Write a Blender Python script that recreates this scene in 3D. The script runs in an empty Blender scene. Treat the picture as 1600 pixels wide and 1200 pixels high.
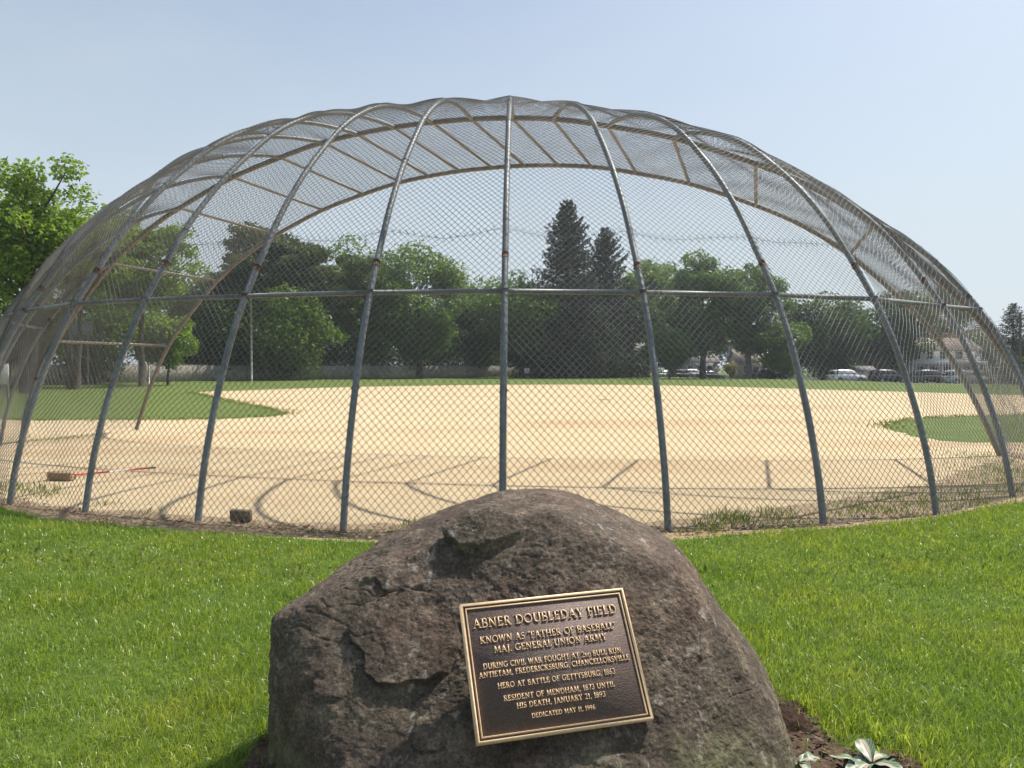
import bpy, math, random
import numpy as np
from mathutils import Vector, Matrix

random.seed(7)
rng = np.random.default_rng(7)
scene = bpy.context.scene
COL = scene.collection
R = math.radians

# ------------------------------------------------------------------ camera, sky, sun, exposure
CAM_H = 1.5
cam_d = bpy.data.cameras.new("Camera")
cam = bpy.data.objects.new("Camera", cam_d)
COL.objects.link(cam)
cam.location = (0, 0, CAM_H)
cam.rotation_euler = (R(90) - math.atan(25 / 1200), 0, 0)
cam_d.sensor_width = 36.0
cam_d.lens = 27.0
cam_d.clip_start = 0.05
cam_d.clip_end = 6000
scene.camera = cam

SUN = Vector((0.545, 0.393, 1.0)).normalized()
SUN_EL = math.asin(SUN.z)
SUN_AZ = math.atan2(SUN.x, SUN.y)
world = bpy.data.worlds.new("World")
scene.world = world
world.use_nodes = True
wn = world.node_tree
for n in list(wn.nodes):
    wn.nodes.remove(n)
w_out = wn.nodes.new("ShaderNodeOutputWorld")
w_bg = wn.nodes.new("ShaderNodeBackground")
w_sky = wn.nodes.new("ShaderNodeTexSky")
w_sky.sky_type = 'NISHITA'
w_sky.sun_disc = False
w_sky.sun_elevation = SUN_EL
w_sky.sun_rotation = SUN_AZ
w_sky.altitude = 150
w_sky.air_density = 1.0
w_sky.dust_density = 2.6
w_sky.ozone_density = 2.2
w_bg.inputs['Strength'].default_value = 0.105
# summer haze: the sky pales towards the horizon
w_tc = wn.nodes.new("ShaderNodeTexCoord")
w_sep = wn.nodes.new("ShaderNodeSeparateXYZ")
wn.links.new(w_tc.outputs['Generated'], w_sep.inputs[0])
w_r = wn.nodes.new("ShaderNodeValToRGB")
w_r.color_ramp.elements[0].position = 0.0
w_r.color_ramp.elements[0].color = (1, 1, 1, 1)
w_r.color_ramp.elements[1].position = 0.62
w_r.color_ramp.elements[1].color = (0.15, 0.15, 0.15, 1)
wn.links.new(w_sep.outputs[2], w_r.inputs[0])
w_map = wn.nodes.new("ShaderNodeMapping")
w_map.inputs['Scale'].default_value = (1.0, 1.0, 3.2)
wn.links.new(w_tc.outputs['Generated'], w_map.inputs[0])
w_no = wn.nodes.new("ShaderNodeTexNoise")
w_no.inputs['Scale'].default_value = 1.7
w_no.inputs['Detail'].default_value = 6
w_no.inputs['Roughness'].default_value = 0.58
wn.links.new(w_map.outputs[0], w_no.inputs['Vector'])
w_ma = wn.nodes.new("ShaderNodeMath"); w_ma.operation = 'MULTIPLY_ADD'
w_ma.inputs[1].default_value = 0.42; w_ma.inputs[2].default_value = -0.21
wn.links.new(w_no.outputs[0], w_ma.inputs[0])
w_ad = wn.nodes.new("ShaderNodeMath"); w_ad.operation = 'ADD'; w_ad.use_clamp = True
wn.links.new(w_r.outputs[0], w_ad.inputs[0]); wn.links.new(w_ma.outputs[0], w_ad.inputs[1])
w_mix = wn.nodes.new("ShaderNodeMix")
w_mix.data_type = 'RGBA'
wn.links.new(w_ad.outputs[0], w_mix.inputs[0])
wn.links.new(w_sky.outputs[0], w_mix.inputs[6])
w_mix.inputs[7].default_value = (4.6, 5.25, 5.65, 1)
wn.links.new(w_mix.outputs[2], w_bg.inputs[0])
wn.links.new(w_bg.outputs[0], w_out.inputs[0])

sun_d = bpy.data.lights.new("Sun", 'SUN')
sun_d.energy = 4.2
sun_d.angle = R(0.6)
sun_d.color = (1.0, 0.93, 0.82)
sun_o = bpy.data.objects.new("Sun", sun_d)
COL.objects.link(sun_o)
sun_o.rotation_euler = SUN.to_track_quat('Z', 'Y').to_euler()
sun_o.location = (10, 5, 30)

scene.view_settings.view_transform = 'Standard'
scene.view_settings.look = 'None'
scene.view_settings.exposure = 0.5
scene.view_settings.gamma = 1.0
scene.render.engine = 'CYCLES'
scene.cycles.max_bounces = 6
scene.cycles.transparent_max_bounces = 8

# ------------------------------------------------------------------ helpers
HOR = 575.0
def ground_pt(px, py, z=0.0):
    """ground point that shows at a place of the reference frame (real position, metres)"""
    d = (CAM_H - z) * 1200.0 / (py - HOR)
    return ((px - 800) / 1200.0 * d, d)
def at(px, py, d):
    return Vector(((px - 800) / 1200.0 * d, d, CAM_H - (py - HOR) / 1200.0 * d))

def tag(o, label=None, cat=None, group=None, kind=None):
    if label: o["label"] = label
    if cat: o["category"] = cat
    if group: o["group"] = group
    if kind: o["kind"] = kind
    return o

def empty(name, loc=(0, 0, 0), rz=0.0):
    o = bpy.data.objects.new(name, None)
    o.empty_display_size = 0.3
    o.location = loc
    o.rotation_euler = (0, 0, rz)
    COL.objects.link(o)
    return o

def mesh_obj(name, verts, faces, mat=None, parent=None, smooth=False, loc=None):
    """verts (n,3); faces: list of int arrays (m,3) or (m,4)"""
    verts = np.asarray(verts, dtype=np.float32)
    if isinstance(faces, np.ndarray):
        faces = [faces]
    faces = [np.asarray(f, dtype=np.int32) for f in faces if len(f)]
    me = bpy.data.meshes.new(name)
    me.vertices.add(len(verts))
    me.vertices.foreach_set("co", verts.ravel())
    nl = sum(f.size for f in faces)
    npoly = sum(len(f) for f in faces)
    me.loops.add(nl)
    me.polygons.add(npoly)
    me.loops.foreach_set("vertex_index", np.concatenate([f.ravel() for f in faces]))
    tot = np.concatenate([np.full(len(f), f.shape[1], dtype=np.int32) for f in faces])
    start = np.concatenate([[0], np.cumsum(tot)[:-1]]).astype(np.int32)
    me.polygons.foreach_set("loop_start", start)
    if smooth:
        me.polygons.foreach_set("use_smooth", np.ones(npoly, dtype=bool))
    me.update(calc_edges=True)
    me.validate()
    if mat: me.materials.append(mat)
    o = bpy.data.objects.new(name, me)
    COL.objects.link(o)
    if parent is not None: o.parent = parent
    if loc is not None: o.location = loc
    return o

class MB:
    """collects boxes, tubes and polygons into one mesh"""
    def __init__(s):
        s.v = []; s.f3 = []; s.f4 = []; s.n = 0
    def add(s, v, f):
        v = np.asarray(v, float); f = np.asarray(f, int)
        if f.shape[1] == 3: s.f3.append(f + s.n)
        else: s.f4.append(f + s.n)
        s.v.append(v); s.n += len(v)
        return s
    def box(s, c, size, rz=0.0, taper=1.0):
        hx, hy, hz = [q / 2 for q in size]
        p = np.array([(-hx, -hy, -hz), (hx, -hy, -hz), (hx, hy, -hz), (-hx, hy, -hz),
                      (-hx * taper, -hy * taper, hz), (hx * taper, -hy * taper, hz), (hx * taper, hy * taper, hz), (-hx * taper, hy * taper, hz)])
        ca, sa = math.cos(rz), math.sin(rz)
        q = p.copy()
        q[:, 0] = p[:, 0] * ca - p[:, 1] * sa
        q[:, 1] = p[:, 0] * sa + p[:, 1] * ca
        q += np.array(c)
        return s.add(q, [(0, 3, 2, 1), (4, 5, 6, 7), (0, 1, 5, 4), (1, 2, 6, 5), (2, 3, 7, 6), (3, 0, 4, 7)])
    def hexa(s, p):
        return s.add(p, [(0, 3, 2, 1), (4, 5, 6, 7), (0, 1, 5, 4), (1, 2, 6, 5), (2, 3, 7, 6), (3, 0, 4, 7)])
    def tube(s, pts, rad, n=8, cap=True):
        pts = np.asarray(pts, float); m = len(pts)
        rad = np.full(m, rad) if np.isscalar(rad) else np.asarray(rad, float)
        tan = np.gradient(pts, axis=0)
        tan /= np.linalg.norm(tan, axis=1)[:, None] + 1e-12
        ref = np.array([0, 0, 1.0]) if abs(tan[:, 2]).mean() < 0.8 else np.array([1.0, 0, 0])
        a = np.cross(tan, ref); a /= np.linalg.norm(a, axis=1)[:, None] + 1e-12
        b = np.cross(tan, a)
        th = np.linspace(0, 2 * np.pi, n, endpoint=False)
        v = pts[:, None, :] + rad[:, None, None] * (np.cos(th)[None, :, None] * a[:, None, :] + np.sin(th)[None, :, None] * b[:, None, :])
        f = []
        for i in range(m - 1):
            for k in range(n):
                k2 = (k + 1) % n
                f.append((i * n + k, i * n + k2, (i + 1) * n + k2, (i + 1) * n + k))
        base = s.n
        s.add(v.reshape(-1, 3), f)
        if cap:
            for i, flip in ((0, 1), (m - 1, 0)):
                c = len(s.v[-1])
                s.v.append(pts[i][None]); ci = s.n; s.n += 1
                t = [(base + i * n + k, base + i * n + (k + 1) % n, ci) for k in range(n)]
                if not flip: t = [(q[1], q[0], q[2]) for q in t]
                s.f3.append(np.array(t))
        return s
    def build(s, name, mat, parent=None, smooth=False, loc=None):
        fs = []
        if s.f4: fs.append(np.concatenate(s.f4))
        if s.f3: fs.append(np.concatenate(s.f3))
        return mesh_obj(name, np.concatenate(s.v), fs, mat, parent, smooth, loc)

def poly_sheet(name, pts, z, mat, jitter=0.0, step=None, seed=1):
    """flat sheet from an outline, edge broken up by small irregularities"""
    r = np.random.default_rng(seed)
    out = []
    n = len(pts)
    for i in range(n):
        a = np.array(pts[i]); b = np.array(pts[(i + 1) % n])
        L = np.linalg.norm(b - a)
        k = max(1, int(L / step)) if step else 1
        k = min(k, 220)
        for j in range(k):
            p = a + (b - a) * j / k
            if jitter: p = p + r.normal(0, jitter, 2)
            out.append((p[0], p[1], z))
    import bmesh
    bm = bmesh.new()
    vs = [bm.verts.new(p) for p in out]
    fc = bm.faces.new(vs)
    bmesh.ops.triangulate(bm, faces=[fc], ngon_method='EAR_CLIP')
    bm.normal_update()
    if sum(f.normal.z for f in bm.faces) < 0:
        bmesh.ops.reverse_faces(bm, faces=bm.faces[:])
    me = bpy.data.meshes.new(name); bm.to_mesh(me); bm.free()
    me.materials.append(mat)
    o = bpy.data.objects.new(name, me); COL.objects.link(o)
    return o

def in_poly(x, y, poly):
    c = np.zeros(len(x), bool)
    n = len(poly); j = n - 1
    for i in range(n):
        xi, yi = poly[i]; xj, yj = poly[j]
        cond = ((yi > y) != (yj > y)) & (x < (xj - xi) * (y - yi) / (yj - yi + 1e-12) + xi)
        c ^= cond
        j = i
    return c

def _hash(ix, iy, iz, seed):
    h = (ix.astype(np.int64) * 374761393 + iy.astype(np.int64) * 668265263 + iz.astype(np.int64) * 2147483647 + seed * 974634777) & 0xFFFFFFFF
    h = ((h ^ (h >> 13)) * 1274126177) & 0xFFFFFFFF
    h = ((h ^ (h >> 16)) * 2246822519) & 0xFFFFFFFF
    return ((h ^ (h >> 15)) & 0xFFFFFF) / float(0xFFFFFF) * 2 - 1
def vnoise(p, seed=0):
    i = np.floor(p).astype(np.int64); f = p - i
    u = f * f * f * (f * (f * 6 - 15) + 10)
    r = 0
    for dx in (0, 1):
        for dy in (0, 1):
            for dz in (0, 1):
                w = (u[:, 0] if dx else 1 - u[:, 0]) * (u[:, 1] if dy else 1 - u[:, 1]) * (u[:, 2] if dz else 1 - u[:, 2])
                r = r + w * _hash(i[:, 0] + dx, i[:, 1] + dy, i[:, 2] + dz, seed)
    return r
def fbm(p, octv=4, seed=0, gain=0.5):
    a = 1.0; s = 0; q = p.copy()
    for o in range(octv):
        s = s + a * vnoise(q, seed + o * 17); q = q * 2.03 + 11.3; a *= gain
    return s

# ------------------------------------------------------------------ materials
def new_mat(name):
    m = bpy.data.materials.new(name); m.use_nodes = True
    nt = m.node_tree
    for n in list(nt.nodes): nt.nodes.remove(n)
    out = nt.nodes.new("ShaderNodeOutputMaterial")
    return m, nt, out
def noise_node(nt, scale, detail=4, rough=0.55, coord='Object', vec_scale=None, dist=0.0):
    tc = nt.nodes.new("ShaderNodeTexCoord")
    src = tc.outputs[coord]
    if vec_scale:
        mp = nt.nodes.new("ShaderNodeMapping"); mp.inputs['Scale'].default_value = vec_scale
        nt.links.new(src, mp.inputs[0]); src = mp.outputs[0]
    n = nt.nodes.new("ShaderNodeTexNoise")
    n.inputs['Scale'].default_value = scale; n.inputs['Detail'].default_value = detail
    n.inputs['Roughness'].default_value = rough; n.inputs['Distortion'].default_value = dist
    nt.links.new(src, n.inputs['Vector'])
    return n
def ramp(nt, src, stops):
    r = nt.nodes.new("ShaderNodeValToRGB")
    el = r.color_ramp.elements
    while len(el) < len(stops): el.new(0.5)
    for e, (p, c) in zip(el, stops):
        e.position = p; e.color = (*c, 1) if len(c) == 3 else c
    nt.links.new(src, r.inputs[0])
    return r
def mix_col(nt, fac, a, b, mode='MIX'):
    m = nt.nodes.new("ShaderNodeMix"); m.data_type = 'RGBA'; m.blend_type = mode
    for sock, val in ((m.inputs[0], fac), (m.inputs[6], a), (m.inputs[7], b)):
        if isinstance(val, (int, float)): sock.default_value = val
        elif isinstance(val, tuple): sock.default_value = (*val, 1)
        else: nt.links.new(val, sock)
    return m.outputs[2]
def bump(nt, height, strength=0.3, dist=0.01):
    b = nt.nodes.new("ShaderNodeBump"); b.inputs['Strength'].default_value = strength; b.inputs['Distance'].default_value = dist
    nt.links.new(height, b.inputs['Height'])
    return b.outputs[0]
def principled(nt, out, col, rough=0.7, metal=0.0, spec=0.4, normal=None):
    p = nt.nodes.new("ShaderNodeBsdfPrincipled")
    if isinstance(col, tuple): p.inputs['Base Color'].default_value = (*col, 1)
    else: nt.links.new(col, p.inputs['Base Color'])
    if isinstance(rough, (int, float)): p.inputs['Roughness'].default_value = rough
    else: nt.links.new(rough, p.inputs['Roughness'])
    p.inputs['Metallic'].default_value = metal
    p.inputs['Specular IOR Level'].default_value = spec
    if normal is not None: nt.links.new(normal, p.inputs['Normal'])
    nt.links.new(p.outputs[0], out.inputs[0])
    return p
def simple(name, c, rough=0.6, metal=0.0, var=0.15, scale=6, spec=0.4, bmp=0.0):
    m, nt, out = new_mat(name)
    n = noise_node(nt, scale, 5)
    lo = tuple(q * (1 - var) for q in c); hi = tuple(min(1, q * (1 + var)) for q in c)
    r = ramp(nt, n.outputs[0], [(0.3, lo), (0.7, hi)])
    nb = None
    if bmp: nb = bump(nt, n.outputs[0], bmp, 0.01)
    principled(nt, out, r.outputs[0], rough, metal, spec, nb)
    return m
def leaf_mat(name, cols, trans=0.45, rough=0.5, spec=0.3, tcol=1.35):
    """foliage: colour differs from leaf to leaf; light passes through"""
    m, nt, out = new_mat(name)
    g = nt.nodes.new("ShaderNodeNewGeometry")
    r = ramp(nt, g.outputs['Random Per Island'], [(i / (len(cols) - 1), c) for i, c in enumerate(cols)])
    p = nt.nodes.new("ShaderNodeBsdfPrincipled")
    nt.links.new(r.outputs[0], p.inputs['Base Color'])
    p.inputs['Roughness'].default_value = rough
    p.inputs['Specular IOR Level'].default_value = spec
    t = nt.nodes.new("ShaderNodeBsdfTranslucent")
    tc = mix_col(nt, 1.0, r.outputs[0], (tcol * 1.05, tcol, tcol * 0.45), 'MULTIPLY')
    nt.links.new(tc, t.inputs[0])
    mx = nt.nodes.new("ShaderNodeMixShader"); mx.inputs[0].default_value = trans
    nt.links.new(p.outputs[0], mx.inputs[1]); nt.links.new(t.outputs[0], mx.inputs[2])
    nt.links.new(mx.outputs[0], out.inputs[0])
    return m

# galvanised pipe, weathered paint and rust
def pipe_mat(name, c1, c2, rust, rust_at=0.66):
    m, nt, out = new_mat(name)
    n1 = noise_node(nt, 9, 6, 0.65); n2 = noise_node(nt, 3.2, 6, 0.7); n3 = noise_node(nt, 70, 3)
    base = ramp(nt, n1.outputs[0], [(0.3, c1), (0.7, c2)]).outputs[0]
    mask = ramp(nt, n2.outputs[0], [(rust_at - 0.05, (0, 0, 0)), (rust_at + 0.03, (1, 1, 1))]).outputs[0]
    speck = ramp(nt, n3.outputs[0], [(0.35, (0.78, 0.78, 0.78)), (0.6, (1.1, 1.1, 1.1))]).outputs[0]
    col = mix_col(nt, mask, base, rust)
    col = mix_col(nt, 1.0, col, speck, 'MULTIPLY')
    principled(nt, out, col, 0.5, 0.25, 0.4, bump(nt, n3.outputs[0], 0.15, 0.004))
    return m
M_PIPE = pipe_mat("galvanised_pipe", (0.165, 0.180, 0.185), (0.265, 0.282, 0.288), (0.18, 0.145, 0.115), 0.66)
M_ARCH = pipe_mat("weathered_brown_pipe", (0.155, 0.143, 0.13), (0.235, 0.218, 0.20), (0.16, 0.115, 0.085), 0.62)
M_RAIL = pipe_mat("grey_rail_pipe", (0.15, 0.16, 0.165), (0.25, 0.26, 0.265), (0.17, 0.12, 0.09), 0.66)
M_RUST = simple("rust", (0.125, 0.058, 0.04), 0.85, 0.0, 0.4, 40)
def wire_mat():
    m, nt, out = new_mat("chain_link_wire")
    n = noise_node(nt, 0.9, 5, 0.7)
    col = ramp(nt, n.outputs[0], [(0.35, (0.100, 0.100, 0.098)), (0.55, (0.185, 0.195, 0.20)), (0.75, (0.115, 0.105, 0.095))]).outputs[0]
    principled(nt, out, col, 0.42, 0.45, 0.5)
    return m
M_WIRE = wire_mat()

def sand_mat():
    m, nt, out = new_mat("infield_sand")
    fine = noise_node(nt, 55, 6, 0.7); mid = noise_node(nt, 2.2, 6, 0.65, dist=0.6)
    streak = noise_node(nt, 0.16, 5, 0.62, vec_scale=(0.55, 2.4, 1), dist=0.8)
    pit = noise_node(nt, 14, 3, 0.6)
    base = ramp(nt, mid.outputs[0], [(0.3, (0.540, 0.424, 0.262)), (0.7, (0.625, 0.506, 0.328))]).outputs[0]
    st = ramp(nt, streak.outputs[0], [(0.52, (0, 0, 0)), (0.68, (0.8, 0.8, 0.8))]).outputs[0]
    col = mix_col(nt, st, base, (0.47, 0.315, 0.175))
    sp = ramp(nt, fine.outputs[0], [(0.3, (0.80, 0.79, 0.78)), (0.62, (1.06, 1.06, 1.06))]).outputs[0]
    col = mix_col(nt, 1.0, col, sp, 'MULTIPLY')
    pt = ramp(nt, pit.outputs[0], [(0.28, (0.84, 0.80, 0.76)), (0.42, (1, 1, 1))]).outputs[0]
    col = mix_col(nt, 1.0, col, pt, 'MULTIPLY')
    scuff = noise_node(nt, 3.3, 4, 0.6, vec_scale=(0.7, 1.5, 1), dist=1.6)
    sc = ramp(nt, scuff.outputs[0], [(0.30, (0.80, 0.76, 0.72)), (0.40, (1, 1, 1)), (0.66, (1.0, 1.0, 1.0)), (0.74, (1.10, 1.09, 1.07))]).outputs[0]
    col = mix_col(nt, 1.0, col, sc, 'MULTIPLY')
    a0 = nt.nodes.new("ShaderNodeMath"); a0.operation = 'MULTIPLY_ADD'; a0.inputs[1].default_value = 2.5
    nt.links.new(scuff.outputs[0], a0.inputs[0]); nt.links.new(fine.outputs[0], a0.inputs[2])
    ad = nt.nodes.new("ShaderNodeMath"); ad.operation = 'ADD'
    nt.links.new(a0.outputs[0], ad.inputs[0]); nt.links.new(pit.outputs[0], ad.inputs[1])
    principled(nt, out, col, 0.95, 0, 0.15, bump(nt, ad.outputs[0], 0.35, 0.012))
    return m
M_SAND = sand_mat()
def turf_mat():
    m, nt, out = new_mat("outfield_turf")
    big = noise_node(nt, 0.12, 4); fine = noise_node(nt, 9, 6, 0.75); mid = noise_node(nt, 1.3, 5, 0.65)
    c = ramp(nt, mid.outputs[0], [(0.3, (0.100, 0.142, 0.036)), (0.7, (0.148, 0.195, 0.056))]).outputs[0]
    c2 = ramp(nt, big.outputs[0], [(0.35, (0.85, 0.92, 0.85)), (0.7, (1.15, 1.06, 1.0))]).outputs[0]
    c = mix_col(nt, 1.0, c, c2, 'MULTIPLY')
    s = ramp(nt, fine.outputs[0], [(0.3, (0.6, 0.62, 0.6)), (0.65, (1.25, 1.25, 1.2))]).outputs[0]
    c = mix_col(nt, 1.0, c, s, 'MULTIPLY')
    principled(nt, out, c, 0.9, 0, 0.15, bump(nt, fine.outputs[0], 0.7, 0.05))
    return m
M_TURF = turf_mat()
def soil_mat(name, a, b, scale=18, b_s=0.6):
    m, nt, out = new_mat(name)
    n = noise_node(nt, scale, 7, 0.7)
    c = ramp(nt, n.outputs[0], [(0.3, a), (0.68, b)]).outputs[0]
    principled(nt, out, c, 0.95, 0, 0.1, bump(nt, n.outputs[0], b_s, 0.03))
    return m
M_LAWN = soil_mat("lawn_soil", (0.055, 0.090, 0.018), (0.110, 0.170, 0.034), 24)
M_MULCH = soil_mat("dark_mulch", (0.022, 0.014, 0.010), (0.085, 0.055, 0.040), 26, 0.9)
M_MULCHBED = soil_mat("pale_bed_soil", (0.07, 0.048, 0.034), (0.17, 0.125, 0.09), 26, 0.9)
M_LITTERSOIL = soil_mat("trodden_dirt", (0.24, 0.18, 0.115), (0.48, 0.37, 0.24), 11, 0.6)
M_ASPHALT = soil_mat("asphalt", (0.06, 0.06, 0.06), (0.10, 0.10, 0.098), 5, 0.2)

# ------------------------------------------------------------------ ground, infield, lawn
PXB = np.array([-4000, 960, 1000, 1250, 1450, 1600, 2600, 9000.])
DB = np.array([150, 150, 133, 100, 77, 69, 58, 50.])
def ground_z(x, y):
    px = 800 + 1200 * x / np.maximum(y, 1.0)
    s = np.clip((y - np.interp(px, PXB, DB)) / 5.0, 0, 1)
    return np.where(y > 20, -0.45 * s * s * (3 - 2 * s), 0.0)
gx = np.concatenate([np.linspace(-2500, -200, 14)[:-1], np.arange(-200, 200.1, 2.5), np.linspace(200, 2500, 14)[1:]])
gy = np.concatenate([np.linspace(-400, -20, 8)[:-1], np.arange(-20, 180.1, 1.25), np.linspace(180, 4500, 20)[1:]])
GX, GY = np.meshgrid(gx, gy)
gv = np.stack([GX.ravel(), GY.ravel(), ground_z(GX.ravel(), GY.ravel())], 1)
nx, ny = len(gx), len(gy)
ii = (np.arange(ny - 1)[:, None] * nx + np.arange(nx - 1)[None]).ravel()
tag(mesh_obj("ground", gv, np.stack([ii, ii + 1, ii + 1 + nx, ii + nx], 1), M_TURF, smooth=True), kind="structure")
lot = [(12, 158), (21, 143), (30, 131), (36, 116), (42, 99), (48, 84), (60, 76), (80, 70), (130, 70), (130, 175), (10, 175)]
tag(poly_sheet("parking_lot", lot, -0.445, M_ASPHALT), kind="structure")

dirt_px = [(300, 613), (340, 611.4), (380, 610.3), (440, 608), (560, 604.5), (700, 602.2), (785, 601.3), (900, 601), (1000, 601.6), (1100, 603.4), (1200, 606.2),
           (1320, 609.8), (1440, 613), (1560, 616.5), (1700, 621), (2100, 636),
           (2100, 645), (1700, 647.5), (1600, 648.5), (1560, 649.5), (1500, 650.5), (1450, 653), (1410, 657), (1385, 662), (1379, 666), (1390, 671), (1420, 680), (1470, 689), (1520, 692.5), (1575, 692), (1650, 690), (2100, 684),
           (2600, 760), (1800, 860), (1200, 900), (500, 900), (-200, 860), (-900, 760),
           (-500, 662), (-200, 659), (0, 656), (60, 657.5), (100, 656.5), (160, 656), (200, 656.5), (260, 656), (320, 655.3), (370, 654), (400, 652.4), (430, 650), (452, 647.6), (444, 644.5), (430, 640.5), (400, 634), (365, 627.5), (330, 620)]
dirt = [ground_pt(*p) for p in dirt_px]
tag(poly_sheet("infield_dirt", dirt, 0.004, M_SAND, 0.05, 0.35), kind="structure")

lawn_px = [(-700, 735), (-200, 768), (0, 796), (60, 815), (150, 823), (240, 830), (300, 836), (380, 841), (450, 845), (560, 851), (700, 856), (850, 857), (1000, 853), (1070, 848), (1150, 838), (1220, 834), (1300, 829), (1390, 821), (1460, 813), (1520, 802), (1560, 794), (1600, 787), (1800, 768), (2300, 735)]
lawn = [ground_pt(*p) for p in lawn_px]
lawn = lawn + [(14, 2), (8, -8), (-8, -8), (-14, 2)]
tag(poly_sheet("lawn", lawn, 0.012, M_LAWN, 0.02, 0.15), kind="structure")
strip_px = [(-300, 750), (-100, 760), (0, 776), (130, 797), (307, 808), (440, 815), (535, 818), (785, 824), (1045, 816), (1150, 800), (1289, 787), (1380, 772), (1466, 752), (1520, 735), (1580, 712), (1700, 695), (1900, 720), (1900, 780), (1600, 800), (1460, 822), (1200, 845), (850, 870), (500, 860), (150, 835), (0, 810), (-300, 775)]
strip = [ground_pt(*p) for p in strip_px]
tag(poly_sheet("trodden_dirt_strip", strip, 0.008, M_LITTERSOIL, 0.07, 0.2, 5), kind="structure")

bed_px = [(1215, 1098), (1250, 1110), (1278, 1135), (1296, 1162), (1340, 1186), (1430, 1196), (1470, 1240), (1480, 1300), (1300, 1500), (500, 1500), (330, 1300), (372, 1215), (395, 1172), (428, 1145)]
bed = [ground_pt(*p) for p in bed_px]
bed = bed[:-1] + [(-0.9, 3.25), (-0.6, 3.75), (0.2, 3.95), (0.9, 3.7), (1.05, 3.4)]
tag(poly_sheet("planting_bed", bed, 0.016, M_MULCHBED, 0.012, 0.06, 3), kind="structure")

# ------------------------------------------------------------------ backstop
AX = math.atan(382 / 1200)
SA, CA = math.sin(AX), math.cos(AX)
def uv(u, v, z=0.0):
    return np.array([SA * u + CA * v, CA * u - SA * v, z])
UC, VC, RAD, UA, UE = 16.03, -5.18, 9.98, 11.9, 14.95
AREL = [0, .7, 1.4, 2.07, 2.95, 3.95, 5.15, 6.75, 8.15]
_ar = np.array([(0, 5.60), (1, 5.57), (2.1, 5.45), (3, 5.25), (4, 4.97), (5.2, 4.48), (6, 4.06), (6.75, 3.52), (7.5, 2.8), (8.15, 2.03), (8.7, 1.05), (9.2, -0.15)])
def arch_z(r): return float(np.interp(abs(r), _ar[:, 0], _ar[:, 1]))
_pf = np.array([(-0.03, -0.2), (0.0, 0.0), (.09, .5), (.225, 1.0), (.365, 1.4), (.525, 1.8), (.70, 2.15), (.885, 2.46), (1.08, 2.76), (1.42, 3.25), (1.85, 3.76), (2.3, 4.20), (2.8, 4.63), (3.3, 4.95), (3.9, 5.23), (4.6, 5.42), (5.3, 5.51), (6.0, 5.55)])
def smooth_curve(P, n):
    """Catmull-Rom resample of a polyline by arc length"""
    P = np.asarray(P, float)
    Q = np.vstack([2 * P[0] - P[1], P, 2 * P[-1] - P[-2]])
    out = []
    for i in range(1, len(Q) - 2):
        for t in np.linspace(0, 1, 12, endpoint=False):
            a, b, c, d = Q[i - 1], Q[i], Q[i + 1], Q[i + 2]
            out.append(0.5 * ((2 * b) + (c - a) * t + (2 * a - 5 * b + 4 * c - d) * t * t + (3 * b - a - 3 * c + d) * t ** 3))
    out.append(Q[-2]); out = np.array(out)
    L = np.concatenate([[0], np.cumsum(np.linalg.norm(np.diff(out, axis=0), axis=1))])
    s = np.linspace(0, L[-1], n)
    return np.stack([np.interp(s, L, out[:, k]) for k in range(out.shape[1])], 1)
PHI = [0, 9, 17.6, 26.4, 35.6, 44.2, 54, 60.5, 64.5]
gmeas = {0: (307, 818), 1: (535, 832), 2: (785, 838), 3: (1045, 832), 4: (1289, 822), 5: (1466, 806), 6: (1585, 778), -1: (130, 804), -2: (12, 790)}
ribs = {}
for k in range(-8, 9):
    sg = 1 if k >= 0 else -1
    if k in gmeas:
        g = np.array(ground_pt(*gmeas[k]))
    elif abs(k) < 8:
        ph = R(PHI[abs(k)] - (0.6 if sg < 0 else 0))
        g = uv(UC - RAD * math.cos(ph), VC + sg * RAD * math.sin(ph))[:2]
    else:
        g = uv(11.72, VC + sg * 8.95)[:2]
    A = uv(UA, VC + sg * AREL[abs(k)])[:2]
    L = np.linalg.norm(A - g); d = (A - g) / L
    zA = arch_z(AREL[abs(k)])
    pf = _pf[_pf[:, 0] < L - 0.12]
    zend = np.interp(L, _pf[:, 0], _pf[:, 1])
    rows = [(s, z + (zA - zend) * (s / L) ** 2) for s, z in pf] + [(L, zA)]
    pts = [np.array([*(g + d * s), z]) for s, z in rows]
    ribs[k] = smooth_curve(pts, 70)
def arch_curve(u):
    P = [uv(u, VC - r, z) for r, z in _ar[::-1]] + [uv(u, VC + r, z) for r, z in _ar[1:]]
    return smooth_curve(P, 140)

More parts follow.
